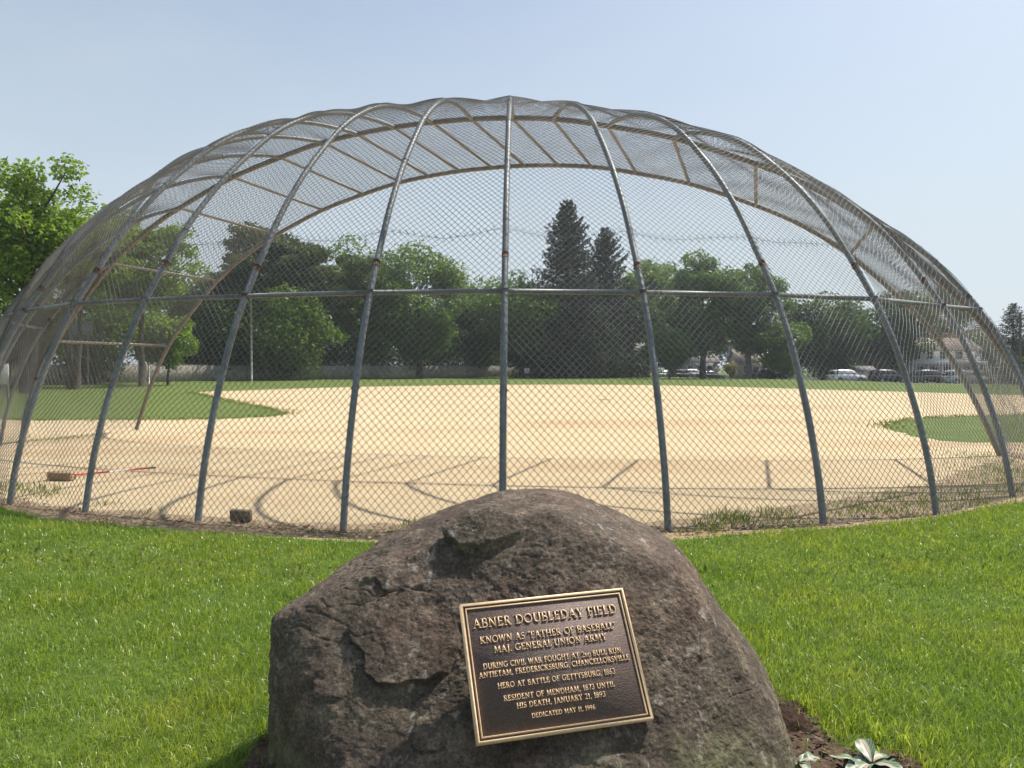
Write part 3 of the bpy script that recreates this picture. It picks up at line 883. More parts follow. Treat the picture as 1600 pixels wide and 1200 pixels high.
for txt, x0, x1, y, cap in [
    ("ABNER DOUBLEDAY FIELD", -.268, .263, .139, .0318),
    ("KNOWN AS <FATHER OF BASEBALL>", -.251, .246, .085, .0235),
    ("MAJ. GENERAL-UNION ARMY", -.207, .203, .050, .0222),
    ("DURING CIVIL WAR FOUGHT AT 2nd BULL RUN,", -.252, .250, .000, .0186),
    ("ANTIETAM, FREDERICKSBURG, CHANCELLORSVILLE", -.270, .269, -.027, .0180),
    ("HERO AT BATTLE OF GETTYSBURG, 1863", -.212, .206, -.067, .0177),
    ("RESIDENT OF MENDHAM, 1873 UNTIL", -.198, .194, -.108, .0174),
    ("HIS DEATH, JANUARY 21, 1893", -.158, .154, -.136, .0172),
    ("DEDICATED MAY 11, 1996", -.113, .109, -.171, .0142)]:
    text_line(txt, x0, x1, y, cap)

# ------------------------------------------------------------------ foreground grass
M_GRASS = leaf_mat("lawn_blades", [(0.125, 0.200, 0.034), (0.175, 0.270, 0.044), (0.23, 0.335, 0.056), (0.28, 0.385, 0.074), (0.205, 0.30, 0.052), (0.25, 0.345, 0.07), (0.40, 0.46, 0.21)], 0.44, 0.32, 0.6, 1.4)
def tone_by_place(m):
    # mown turf is not one green: yellower and duller patches some decimetres across
    nt = m.node_tree
    n1 = noise_node(nt, 1.1, 5, 0.65); n2 = noise_node(nt, 4.5, 4, 0.6)
    r1 = ramp(nt, n1.outputs[0], [(0.32, (0.80, 0.90, 0.85)), (0.5, (1, 1, 1)), (0.68, (1.28, 1.10, 1.05))]).outputs[0]
    r2 = ramp(nt, n2.outputs[0], [(0.3, (0.82, 0.86, 0.82)), (0.6, (1.05, 1.04, 1.0)), (0.75, (1.22, 1.12, 1.25))]).outputs[0]
    t = mix_col(nt, 1.0, r1, r2, 'MULTIPLY')
    for nd in list(nt.nodes):
        if nd.type == 'BSDF_PRINCIPLED' or nd.type == 'BSDF_TRANSLUCENT':
            sock = nd.inputs[0]
            src = sock.links[0].from_socket
            nt.links.new(mix_col(nt, 1.0, src, t, 'MULTIPLY'), sock)
tone_by_place(M_GRASS)
def blades(name, x, y, h, w, lean, mat, z=0.012, kind="stuff", wind=(0.25, -0.1), seed=3, parent=None):
    r = np.random.default_rng(seed)
    n = len(x)
    th = r.uniform(0, 2 * np.pi, n)
    dx, dy = np.cos(th), np.sin(th)
    la = r.uniform(0, 2 * np.pi, n); lm = lean * r.uniform(0.25, 1.0, n) * h
    lx, ly = np.cos(la) * lm + wind[0] * h * 0.5, np.sin(la) * lm + wind[1] * h * 0.5
    base = np.stack([x, y, np.full(n, z - 0.005)], 1)
    sd = np.stack([dx * w / 2, dy * w / 2, np.zeros(n)], 1)
    mid = base + np.stack([lx * 0.33, ly * 0.33, h * 0.58], 1)
    tip = base + np.stack([lx, ly, h * np.clip(1 - 0.35 * (lm / h) ** 2, 0.3, 1)], 1)
    V = np.stack([base - sd, base + sd, mid - sd * 0.8, mid + sd * 0.8, tip], 1).reshape(-1, 3)
    b = np.arange(n)[:, None] * 5
    o = mesh_obj(name, V, [b + np.array([[0, 1, 3, 2]]), b + np.array([[2, 3, 4]])], mat, parent, True)
    if kind: tag(o, kind=kind)
    return o
rock_foot = [(-0.78, 2.85), (-0.7, 2.5), (0.0, 2.35), (0.8, 2.5), (1.08, 2.9), (1.05, 3.4), (0.8, 3.75), (-0.5, 3.75), (-0.85, 3.3)]
gxs, gys, ghs, gws = [], [], [], []
r = np.random.default_rng(11)
for d0, d1, dens, hh, ww in [(0.9, 2.4, 2600, .060, .0046), (2.4, 3.4, 11500, .060, .0042), (3.4, 4.6, 8800, .056, .0050), (4.6, 5.8, 6800, .052, .0060), (5.8, 9.5, 5200, .046, .0070)]:
    xm = 0.72 * d1 + 0.9
    n = int(dens * (d1 - d0) * 2 * xm)
    x = r.uniform(-xm, xm, n); y = r.uniform(d0, d1, n)
    k = in_poly(x, y, lawn) & ~in_poly(x, y, rock_foot)
    k &= ~(in_poly(x, y, bed) & (r.random(n) > 0.05))
    x, y = x[k], y[k]
    pn = vnoise(np.stack([x * 1.6, y * 1.6, 0 * x], 1), 8) + 0.5 * vnoise(np.stack([x * 5, y * 5, 0 * x], 1), 9)
    k = r.random(len(x)) < np.clip(0.9 + 0.35 * pn, 0.3, 1)
    x, y, pn = x[k], y[k], pn[k]
    gxs.append(x); gys.append(y)
    ghs.append(hh * (1 + 0.35 * pn) * r.uniform(0.45, 1.25, len(x)) * np.where(r.random(len(x)) < 0.05, 1.6, 1)); gws.append(ww * r.uniform(0.45, 1.15, len(x)))
blades("lawn_grass", np.concatenate(gxs), np.concatenate(gys), np.concatenate(ghs), np.concatenate(gws), 1.05, M_GRASS)
# longer grass that leans over the bed edge
x = r.uniform(1.0, 1.75, 900); y = r.uniform(2.75, 3.4, 900)
sdist = ~in_poly(x, y, bed) & in_poly(x + 0.0, y - 0.0, [(1.02, 3.4), (1.1, 3.3), (1.3, 3.05), (1.5, 2.98), (1.7, 2.8), (1.8, 2.95), (1.4, 3.3), (1.2, 3.5)])
blades("bed_edge_grass", x[sdist], y[sdist], r.uniform(.07, .13, sdist.sum()), r.uniform(.004, .006, sdist.sum()), 0.9, M_GRASS, wind=(-0.5, -0.6), seed=9)

# ragged fringe where the turf meets the sand
fx, fy = [], []
for a_, b_ in zip(dirt_px[14:25] + dirt_px[32:], dirt_px[15:26] + dirt_px[33:] + dirt_px[:1]):
    A_, B_ = np.array(ground_pt(*a_)), np.array(ground_pt(*b_))
    L_ = np.linalg.norm(B_ - A_); n = int(min(L_, 12) * 80)
    if A_[1] > 60 or n < 1: continue
    q = r.random(n)[:, None]
    clump_ = np.abs(vnoise(np.stack([q[:, 0] * L_ * 1.7, q[:, 0] * 0 + A_[0], q[:, 0] * 0], 1), 5))
    p_ = A_ + (B_ - A_) * q + r.normal(0, 1, (n, 2)) * (0.05 + 0.42 * clump_[:, None])
    fx.append(p_[:, 0]); fy.append(p_[:, 1])
fx, fy = np.concatenate(fx), np.concatenate(fy)
M_FRINGE = leaf_mat("turf_fringe", [(0.14, 0.19, 0.045), (0.19, 0.245, 0.065), (0.26, 0.27, 0.11)], 0.35, 0.6, 0.25)
blades("turf_fringe", fx, fy, r.uniform(.03, .09, len(fx)), r.uniform(.012, .03, len(fx)), 1.0, M_FRINGE, z=0.006, seed=33)
# weeds and litter along the foot of the backstop
M_WEED = leaf_mat("weeds", [(0.10, 0.155, 0.035), (0.15, 0.22, 0.05), (0.21, 0.28, 0.08), (0.25, 0.26, 0.11)], 0.4, 0.6, 0.25)
wx, wy, wh = [], [], []
def weed(px, py, n, rad, h):
    n = int(n * 0.6); h *= 0.8
    X, Y = ground_pt(px, py)
    q = r.normal(0, 1, (n, 2)) * np.array([rad, rad * 1.3])
    wx.append(X + q[:, 0]); wy.append(Y + q[:, 1]); wh.append(h * r.uniform(0.4, 1.2, n))
for px, py, n, rad, h in [(1110, 828, 160, .10, .13), (1145, 815, 240, .12, .17), (1185, 822, 150, .16, .09), (1215, 808, 170, .10, .10), (1240, 822, 120, .15, .07),
                          (1210, 800, 90, .12, .06), (1320, 806, 200, .17, .08), (1350, 797, 220, .16, .09), (1380, 800, 160, .16, .07), (1410, 790, 220, .22, .08), (1440, 780, 240, .25, .08),
                          (1470, 792, 200, .22, .07), (1500, 780, 220, .25, .09), (1530, 770, 260, .25, .09), (1560, 752, 320, .3, .11), (1590, 740, 300, .3, .10), (1540, 785, 240, .2, .07),
                          (1520, 714, 260, .40, .07), (1550, 717, 240, .40, .07), (1570, 735, 200, .3, .10), (1530, 738, 130, .25, .06), (1600, 770, 300, .2, .10), (1640, 750, 300, .3, .1),
                          (20, 765, 200, .16, .12), (45, 770, 160, .14, .10), (70, 775, 120, .12, .08), (-20, 765, 200, .2, .12), (160, 790, 40, .06, .08), (235, 803, 40, .07, .08), (160, 822, 60, .06, .08),
                          (85, 686, 200, .35, .08), (110, 684, 200, .35, .07), (40, 690, 160, .35, .07), (20, 687, 120, .3, .06), (10, 684, 120, .3, .06), (205, 676, 60, .3, .05),
                          (655, 822, 120, .09, .11), (640, 830, 80, .12, .06), (560, 838, 60, .12, .05), (1080, 838, 70, .1, .08), (540, 790, 0, .1, .1), (230, 826, 50, .15, .05), (380, 836, 50, .2, .04)]:
    if n: weed(px, py, n, rad, h)
wx, wy, wh = np.concatenate(wx), np.concatenate(wy), np.concatenate(wh)
blades("weeds", wx, wy, wh, r.uniform(.006, .012, len(wx)), 1.0, M_WEED, z=0.012, seed=21)
M_LITTER = leaf_mat("leaf_litter", [(0.10, 0.06, 0.035), (0.20, 0.13, 0.075), (0.32, 0.23, 0.14), (0.40, 0.31, 0.21), (0.14, 0.10, 0.07)], 0.15, 0.8, 0.2)
def litter(name, x, y, s, z=0.014, seed=1):
    q = np.random.default_rng(seed); n = len(x)
    a = q.uniform(0, 2 * np.pi, n); t = q.normal(0, 0.5, (n, 2))
    ux, uy = np.cos(a), np.sin(a)
    V = []
    for lx, ly in ((-.5, 0), (0, -.28), (.5, 0), (0, .28)):
        X = (lx * ux - ly * uy) * s; Y = (lx * uy + ly * ux) * s
        V.append(np.stack([x + X, y + Y, z + 0.35 * s + 0.5 * (X * t[:, 0] + Y * t[:, 1])], 1))
    V = np.stack(V, 1).reshape(-1, 3)
    b = np.arange(n)[:, None] * 4
    return tag(mesh_obj(name, V, b + np.array([[0, 1, 2, 3]]), M_LITTER), kind="stuff")
lx_, ly_ = [], []
for i in range(len(strip_px)):
    pass
for px in range(-60, 1700, 4):
    gy0 = np.interp(px, [-60, 0, 130, 307, 535, 785, 1045, 1289, 1466, 1585, 1700], [785, 792, 808, 824, 838, 845, 840, 828, 812, 788, 760])
    for q in range(9 if px < 560 else 6):
        X, Y = ground_pt(px + r.normal(0, 6), gy0 + r.normal(0, 5) - (3 if px > 600 else 0))
        lx_.append(X); ly_.append(Y)
lx_, ly_ = np.array(lx_), np.array(ly_)
litter("leaf_litter", lx_, ly_, r.uniform(.018, .055, len(lx_)), seed=4)
# bark chips on the bed
n = 5200
x = r.uniform(-1.0, 1.9, n); y = r.uniform(2.2, 3.5, n)
k = in_poly(x, y, bed) & ~in_poly(x, y, rock_foot)
M_LITTER2 = leaf_mat("bark_chips", [(0.03, 0.018, 0.012), (0.08, 0.05, 0.035), (0.16, 0.11, 0.08), (0.05, 0.03, 0.02)], 0.05, 0.9, 0.2)
o = litter("bark_chips", x[k], y[k], r.uniform(.012, .04, k.sum()), 0.02, 6); o.data.materials[0] = M_LITTER2
# heap of dark soil against the stone
hx, hy = np.meshgrid(np.linspace(-1, 1, 60), np.linspace(-1, 1, 60))
rr2 = np.hypot(hx, hy)
hp = np.stack([1.15 + 0.15 * hx.ravel(), 3.20 + 0.22 * hy.ravel(), np.zeros(3600)], 1)
hz = 0.055 * np.clip(1 - rr2.ravel() ** 2, 0, 1) * (1 + 0.45 * fbm(hp * 14, 4, 3)) - 0.02 * np.clip(rr2.ravel(), 0, 1)
hp[:, 2] = hz
ii = (np.arange(59)[:, None] * 60 + np.arange(59)[None]).ravel()
tag(mesh_obj("mulch_heap", hp, np.stack([ii, ii + 1, ii + 61, ii + 60], 1), M_MULCH, None, True), "dark crumbly heap of mulch against right side of memorial boulder", "mulch heap")
# ------------------------------------------------------------------ small things by the backstop
M_REDP = simple("red_painted_handle", (0.55, 0.03, 0.05), 0.4, 0, 0.1)
M_WHITEP = simple("white_tape", (0.75, 0.75, 0.74), 0.5, 0, 0.05)
M_BLACKR = simple("black_rubber", (0.03, 0.03, 0.03), 0.7, 0, 0.1)
M_BRISTLE = simple("brown_bristles", (0.50, 0.36, 0.22), 0.9, 0, 0.35, 60, bmp=0.4)
M_BROOMWOOD = simple("broom_wood", (0.36, 0.25, 0.15), 0.7, 0, 0.2, 20)
hA = np.array(ground_pt(76, 751)); hB = np.array(ground_pt(113, 752)); hc = (hA + hB) / 2
tip = np.array(ground_pt(241, 734))
br = empty("push_broom", (hc[0], hc[1], 0))
tag(br, "push broom with red and white handle lying on the sand behind the fence", "broom")
ang = math.atan2(hB[1] - hA[1], hB[0] - hA[0]); hl = np.linalg.norm(hB - hA)
MB().box((0, 0.03, 0.065), (hl, 0.05, 0.10), ang).build("broom_block", M_BROOMWOOD, br)
mbb = MB(); rb = np.random.default_rng(2)
for i in range(150):
    q = (i + 0.5) / 150 - 0.5
    for jz in range(3):
        mbb.box((q * hl * math.cos(ang) + 0.01 * math.sin(ang), q * hl * math.sin(ang) - 0.025 + rb.normal(0, .004), 0.03 + 0.035 * jz), (hl / 150 * .7, 0.055 + rb.normal(0, .01), 0.03), ang + rb.normal(0, .1))
mbb.build("bristles", M_BRISTLE, br)
p0 = np.array([(hB - hc)[0] * 0.9, (hB - hc)[1], 0.08]); p1 = np.array([tip[0] - hc[0], tip[1] - hc[1], 0.03]); dv = p1 - p0
MB().tube([p0, p0 + dv * 0.42], 0.0105, 8).build("handle", M_REDP, br, True)
MB().tube([p0 + dv * 0.42, p0 + dv * 0.68], 0.0106, 8).build("tape_wrap", M_WHITEP, br, True)
MB().tube([p0 + dv * 0.68, p0 + dv * 0.90], 0.0105, 8).build("handle", M_REDP, br, True)
MB().tube([p0 + dv * 0.90, p1], 0.013, 8).build("grip", M_BLACKR, br, True)

def beveled_block(size, bev, seed, rough):
    import bmesh
    bm = bmesh.new(); bmesh.ops.create_cube(bm, size=1)
    for v in bm.verts: v.co = Vector((v.co.x * size[0], v.co.y * size[1], v.co.z * size[2]))
    bmesh.ops.bevel(bm, geom=bm.edges[:], offset=bev, segments=2, affect='EDGES')
    bmesh.ops.subdivide_edges(bm, edges=bm.edges[:], cuts=2, use_grid_fill=True)
    r_ = random.Random(seed)
    for v in bm.verts: v.co += Vector((r_.gauss(0, rough), r_.gauss(0, rough), r_.gauss(0, rough)))
    return bm
M_BLOCK = simple("dull_brown_wood", (0.20, 0.15, 0.10), 0.85, 0, 0.3, 24, bmp=0.5)
bm = beveled_block((0.205, 0.06, 0.115), 0.008, 3, 0.0015)
for v in bm.verts:
    if v.co.z > 0: v.co.x = v.co.x * 0.9 - 0.01 + 0.02 * (v.co.x > 0); v.co.z -= 0.02 * (v.co.x + 0.1)
me = bpy.data.meshes.new("wood_block"); bm.to_mesh(me); bm.free(); me.materials.append(M_BLOCK)
blk = bpy.data.objects.new("wood_block", me); COL.objects.link(blk)
bx, by = ground_pt(375, 818)
blk.location = (bx, by, 0.075); blk.rotation_euler = (R(14), R(2), R(-6))
tag(blk, "short brown wood block leaning in the torn foot of the chain link", "wood block")
def plate(px, py, w, d, mat, name, label, cat, rz=0.3):
    X, Y = ground_pt(px, py)
    o = MB().box((0, 0, 0), (w, d, 0.03), 0, 0.97).build(name, mat, None, False, (X, Y, 0.017)); o.rotation_euler = (0, 0, rz)
    return tag(o, label, cat)
plate(945, 625, 0.61, 0.15, simple("dusty_white_rubber", (0.30, 0.22, 0.17), .8), "pitching_plate", "thin pitching plate set in the middle of the sand infield", "pitching plate", -AX)

# plants ------------------------------------------------------------------------------------
def veined_leaf():
    m, nt, out = new_mat("variegated_leaf")
    uvn = nt.nodes.new("ShaderNodeUVMap"); sx = nt.nodes.new("ShaderNodeSeparateXYZ"); nt.links.new(uvn.outputs[0], sx.inputs[0])
    ab = nt.nodes.new("ShaderNodeMath"); ab.operation = 'ABSOLUTE'; nt.links.new(sx.outputs[0], ab.inputs[0])
    wv = nt.nodes.new("ShaderNodeTexWave"); wv.inputs['Scale'].default_value = 1.0; wv.inputs['Distortion'].default_value = 1.5
    cb = nt.nodes.new("ShaderNodeCombineXYZ")
    ma = nt.nodes.new("ShaderNodeMath"); ma.operation = 'MULTIPLY_ADD'; ma.inputs[1].default_value = -0.35
    nt.links.new(ab.outputs[0], ma.inputs[0]); nt.links.new(sx.outputs[1], ma.inputs[2])
    ms = nt.nodes.new("ShaderNodeMath"); ms.operation = 'MULTIPLY'; ms.inputs[1].default_value = 2.4; nt.links.new(ma.outputs[0], ms.inputs[0])
    nt.links.new(ms.outputs[0], cb.inputs[0]); nt.links.new(cb.outputs[0], wv.inputs['Vector'])
    vein = ramp(nt, wv.outputs[0], [(0.35, (0.085, 0.135, 0.075)), (0.75, (0.20, 0.26, 0.16))]).outputs[0]
    mid = ramp(nt, ab.outputs[0], [(0.05, (0.42, 0.20, 0.17)), (0.10, (0.46, 0.46, 0.35)), (0.36, (0.36, 0.40, 0.27)), (0.52, (0.0, 0.0, 0.0))])
    msk = ramp(nt, ab.outputs[0], [(0.30, (1, 1, 1)), (0.5, (0, 0, 0))]).outputs[0]
    col = mix_col(nt, msk, vein, mid.outputs[0])
    principled(nt, out, col, 0.42, 0, 0.5)
    return m
M_LEAF = veined_leaf()
M_STEM = simple("red_stem", (0.28, 0.05, 0.035), 0.5)
def leaf_mesh(L, Wd, droop, fold):
    ns, nw = 12, 6
    V, UVc, F = [], [], []
    for i in range(ns + 1):
        t = i / ns
        w = Wd * (math.sin(math.pi * min(1, t * 0.97 + 0.03)) ** 0.8) * (1 - 0.35 * t)
        zc = L * (0.35 * t - droop * t * t)
        for j in range(nw + 1):
            s = j / nw * 2 - 1
            V.append((s * w / 2, t * L * (1 - 0.12 * droop * t), zc + fold * abs(s) * w * 0.5 + 0.004 * math.sin(14 * t) * abs(s))); UVc.append((s, t))
    for i in range(ns):
        for j in range(nw):
            a_ = i * (nw + 1) + j
            F.append((a_, a_ + 1, a_ + nw + 2, a_ + nw + 1))
    return V, UVc, F
def plant(x, y, label, n, size, seed, group=None):
    t = empty("bedding_plant", (x, y, 0.016)); tag(t, label, "plant", group)
    r_ = random.Random(seed)
    MB().tube([(0, 0, -0.02), (0, 0, 0.03), (0.004, 0.002, 0.055)], [0.006, 0.005, 0.003], 7).build("stem", M_STEM, t, True)
    for k in range(n):
        V, U, F = leaf_mesh(size * r_.uniform(0.75, 1.15), size * r_.uniform(0.48, 0.60), r_.uniform(0.25, 0.7), r_.uniform(0.15, 0.4))
        me = bpy.data.meshes.new("leaf"); me.from_pydata(V, [], F); me.update()
        ul = me.uv_layers.new(name="UVMap")
        for lp in me.loops: ul.data[lp.index].uv = U[lp.vertex_index]
        for p in me.polygons: p.use_smooth = True
        me.materials.append(M_LEAF)
        o = bpy.data.objects.new("leaf", me); COL.objects.link(o); o.parent = t
        o.location = (0, 0, 0.02 + 0.035 * (k / n)); o.rotation_euler = (R(r_.uniform(-4, 20)), R(r_.uniform(-14, 14)), 2 * math.pi * k / n * 1.0 + r_.uniform(-0.4, 0.4))
px_, py_ = ground_pt(1368, 1226)
plant(px_, py_, "low leafy plant with cream and green leaves at edge of lawn", 12, 0.155, 5)
px_, py_ = ground_pt(1252, 1226)
plant(px_, py_, "small leafy plant half hidden against foot of the boulder", 7, 0.10, 8)

# ------------------------------------------------------------------ trees
M_BARK = simple("bark", (0.085, 0.068, 0.055), 0.9, 0, 0.35, 5, bmp=0.5)
M_BARKL = simple("pale_bark", (0.16, 0.14, 0.12), 0.9, 0, 0.3, 5, bmp=0.5)
LM = {
    'maple': leaf_mat("maple_leaves", [(0.062, 0.122, 0.026), (0.091, 0.171, 0.034), (0.128, 0.224, 0.045)], 0.36, 0.5, 0.3, 1.5),
    'bright': leaf_mat("locust_leaves", [(0.117, 0.195, 0.034), (0.161, 0.260, 0.045), (0.216, 0.325, 0.061)], 0.46, 0.5, 0.3, 1.5),
    'mid': leaf_mat("oak_leaves", [(0.081, 0.146, 0.032), (0.119, 0.200, 0.042), (0.161, 0.254, 0.055)], 0.40, 0.5, 0.3, 1.5),
    'dark': leaf_mat("dark_leaves", [(0.044, 0.088, 0.024), (0.066, 0.124, 0.031), (0.094, 0.164, 0.040)], 0.32, 0.55, 0.25, 1.45),
    'spruce': leaf_mat("spruce_needles", [(0.022, 0.038, 0.023), (0.034, 0.056, 0.031), (0.050, 0.074, 0.040)], 0.12, 0.6, 0.25, 1.1),
    'pine': leaf_mat("pine_needles", [(0.062, 0.094, 0.034), (0.088, 0.128, 0.046), (0.119, 0.159, 0.057)], 0.24, 0.6, 0.25, 1.3),
    'gold': leaf_mat("golden_shrub_leaves", [(0.20, 0.20, 0.02), (0.30, 0.28, 0.03)], 0.35, 0.5, 0.3, 1.3),
}
def leaf_cards(C, size, r_, up=0.35, asp=0.55):
    n = len(C)
    nn = r_.normal(0, 1, (n, 3)); nn[:, 2] = abs(nn[:, 2]) + up; nn /= np.linalg.norm(nn, axis=1)[:, None]
    t = r_.normal(0, 1, (n, 3)); t -= nn * np.einsum('ij,ij->i', t, nn)[:, None]; t /= np.linalg.norm(t, axis=1)[:, None]
    b = np.cross(nn, t)
    s = size * r_.uniform(0.6, 1.3, n)[:, None]
    fold = nn * s * 0.12
    V = np.stack([C - t * s * 0.5, C - b * s * asp * 0.5 + fold, C + t * s * 0.5, C + b * s * asp * 0.5 + fold], 1).reshape(-1, 3)
    q = np.arange(n)[:, None] * 4
    return V, q + np.array([[0, 1, 2, 3]])
def tree(name, label, x, y, z0, top, width, base, seed, mat, nleaf=7000, leaf=0.42, nclump=46, flat=0.8, clump=0.17, trunk=0.3, group=None, bark=None, cat="tree", depth=None, stems=1, hollow=0.5, part="crown", lean=0.0):
    r_ = np.random.default_rng(seed)
    nleaf = int(nleaf * (1.15 if name == 'locust_tree' else 1.9)); leaf *= (1.05 if name == 'locust_tree' else 1.22); width *= 1.10; clump *= 1.06
    t = empty(name, (x, y, z0)); tag(t, label, cat, group)
    H = top - z0; B = base - z0
    cz = (H + B) / 2; az = (H - B) / 2; ax_ = width / 2; ay = (depth or width * 0.8) / 2
    d = r_.normal(0, 1, (nclump, 3)); d /= np.linalg.norm(d, axis=1)[:, None]
    rad = r_.uniform(hollow, 0.92, nclump)
    rc = clump * width * r_.uniform(0.6, 1.35, nclump)
    C = d * rad[:, None] * np.array([ax_, ay, az])
    # crowns are broader in the upper middle and taper to the foot
    C[:, 0] *= 1 + 0.12 * np.sin(C[:, 2] * 2 + seed); C[:, 2] += cz
    low = np.clip((C[:, 2] - B) / (0.4 * (H - B)), 0.55, 1)
    C[:, :2] *= low[:, None]
    C[:, 2] = np.minimum(C[:, 2], H - rc * 0.55 * flat)
    k = nleaf // nclump
    w = rc ** 2; cnt = np.maximum(8, (nleaf * w / w.sum()).astype(int))
    P = []
    for c, rr_, n in zip(C, rc, cnt):
        dd = r_.normal(0, 1, (n, 3)); dd /= np.linalg.norm(dd, axis=1)[:, None]
        q = dd * (rr_ * r_.uniform(0.25, 1.0, n) ** 0.55)[:, None] * np.array([1, 1, flat])
        q *= (1 + 0.28 * vnoise(dd * 2.4 + c, seed))[:, None]
        P.append(c + q)
    P = np.concatenate(P)
    V, F = leaf_cards(P, leaf, r_)
    mesh_obj(part, V, F, mat, t)
    mb = MB()
    fork = B + 0.22 * (H - B) if B > 0.6 else 0.25 * H
    for s in range(stems):
        ox = (s - (stems - 1) / 2) * trunk * 2.2
        n = 7; zs = np.linspace(-0.2, H * 0.80, n)
        path = np.stack([ox * (1 + 0.9 * zs / H) + np.cumsum(r_.normal(0, .012 * H * 0.6, n)) + lean * zs, np.cumsum(r_.normal(0, .012 * H * .5, n)), zs], 1); path[0, :2] = (ox, 0); path[1, :2] = (ox, 0)
        mb.tube(path, trunk * np.linspace(1.25, 0.12, n) / (1 if stems == 1 else 1.3), 9)
        idx = r_.choice(nclump, min(nclump, 16 // stems + 4), replace=False)
        for i in idx:
            zt = np.clip(C[i, 2] - r_.uniform(0.12, 0.4) * (H - B), fork * 0.75, H * 0.72)
            a = np.array([np.interp(zt, zs, path[:, q]) for q in range(3)]); b = C[i]
            m = (a + b) / 2 + np.array([0, 0, -0.05 * np.linalg.norm(b - a)])
            mb.tube([a, m, b], [trunk * .38, trunk * .24, trunk * .08], 6, False)
    mb.build("trunk", bark or M_BARK, t, True)
    return t
def spruce(label, x, y, z0, top, width, seed, group=None, base=1.5, name="spruce_tree", dens=1.0):
    r_ = np.random.default_rng(seed)
    t = empty(name, (x, y, z0)); tag(t, label, "tree", group)
    H = top - z0
    mb = MB(); n = 8; zs = np.linspace(-0.2, H * 0.99, n)
    mb.tube(np.stack([0 * zs, 0 * zs, zs], 1), np.linspace(0.38, 0.03, n) * H / 25, 9)
    P, Q, S = [], [], []
    z = base
    while z < H * 0.985:
        f = (z - base) / (H - base)
        Rr = width / 2 * 1.5 * (1 - f) ** 0.8 * r_.uniform(0.72, 1.15) + 0.2
        nbr = max(4, int((7 + 4 * (1 - f)) * dens))
        a0 = r_.uniform(0, 6.28)
        for b in range(nbr):
            a = a0 + 6.283 * b / nbr + r_.normal(0, .2); L = Rr * r_.uniform(0.75, 1.2)
            s = np.linspace(0, 1, 5); rise = 0.18 if f < 0.7 else 0.45
            pz = z + L * (-0.42 * s * (1 - f * 0.8) + (0.30 + rise * f) * s * s)
            path = np.stack([np.cos(a) * L * s, np.sin(a) * L * s, pz], 1)
            if L > 1.2: mb.tube(path, np.linspace(0.05, 0.012, 5) * H / 25, 4, False)
            m = int(10 + 14 * L * dens)
            u = r_.uniform(0.0, 1.0, m) ** 0.62
            c = np.stack([np.interp(u, s, path[:, q]) for q in range(3)], 1)
            side = np.stack([-np.sin(a) * np.ones(m), np.cos(a) * np.ones(m), np.zeros(m)], 1)
            spread = r_.normal(0, 0.16, m) * L * (1.15 - u * 0.8)
            c = c + side * spread[:, None]; c[:, 2] -= abs(r_.normal(0, 0.10, m)) * L * 0.8 + abs(spread) * 0.25
            P.append(c)
        z += H * 0.024 * r_.uniform(0.75, 1.3) * (1.15 - 0.5 * f)
    P = np.concatenate(P)
    V, F = leaf_cards(P, 0.020 * H, r_, 0.15, 0.42)
    mesh_obj("crown", V, F, LM['spruce'], t)
    mb.build("trunk", M_BARK, t, True)
    return t
def T(name, label, px, top, wpx, base, d, seed, mat, z0=0.0, **kw):
    c = at(px, top, d); b = at(px, base, d)
    return tree(name, label, c.x, d, z0, c.z, wpx * d / 1200, max(b.z, z0 + 0.3), seed, LM[mat], **kw)
def SP(label, px, top, wpx, d, seed, z0=0.0, **kw):
    c = at(px, top, d)
    return spruce(label, c.x, d, z0, c.z, wpx * d / 1200, seed, **kw)
# left of the dome
T("locust_tree", "tall pale green locust tree with open crown left of the dome", 45, 240, 250, 480, 46, 1, 'bright', nleaf=15000, leaf=0.30, nclump=110, clump=0.085, flat=0.65, trunk=0.28, stems=2, hollow=0.25)
T("locust_tree", "light green locust tree seen through left mesh, left of the pine", 222, 322, 185, 500, 62, 2, 'bright', nleaf=12500, leaf=0.34, nclump=95, clump=0.10, flat=0.65, trunk=0.24, hollow=0.3)
T("understory_tree", "low yellow green bush in front of the left trees by fence end", 262, 486, 90, 585, 66, 3, 'bright', nleaf=3500, leaf=0.28, nclump=34, clump=0.17, trunk=0.1)
T("understory_tree", "bushy mid green tree low behind the left scoreboard", 150, 440, 190, 590, 72, 4, 'mid', nleaf=7500, leaf=0.34, nclump=60, clump=0.14, trunk=0.15)
T("understory_tree", "bushy mid green tree at the left edge under the tall locust", 15, 425, 200, 595, 60, 5, 'mid', nleaf=6500, leaf=0.32, nclump=50, clump=0.15, trunk=0.15)
T("locust_tree", "tall light green locust tree behind the left mesh, right of the edge tree", 115, 300, 190, 500, 54, 31, 'bright', nleaf=13500, leaf=0.32, nclump=100, clump=0.09, flat=0.65, trunk=0.26, stems=2, hollow=0.25)
T("maple_tree", "round mid green maple filling the gap between the two big locusts and the pine", 320, 425, 120, 585, 96, 32, 'mid', nleaf=6500, leaf=0.42, nclump=44, clump=0.17, trunk=0.2)
T("maple_tree", "mid green maple between the ragged pine and the wide maple", 548, 372, 130, 585, 118, 33, 'mid', nleaf=6500, leaf=0.45, nclump=44, clump=0.17, trunk=0.25)
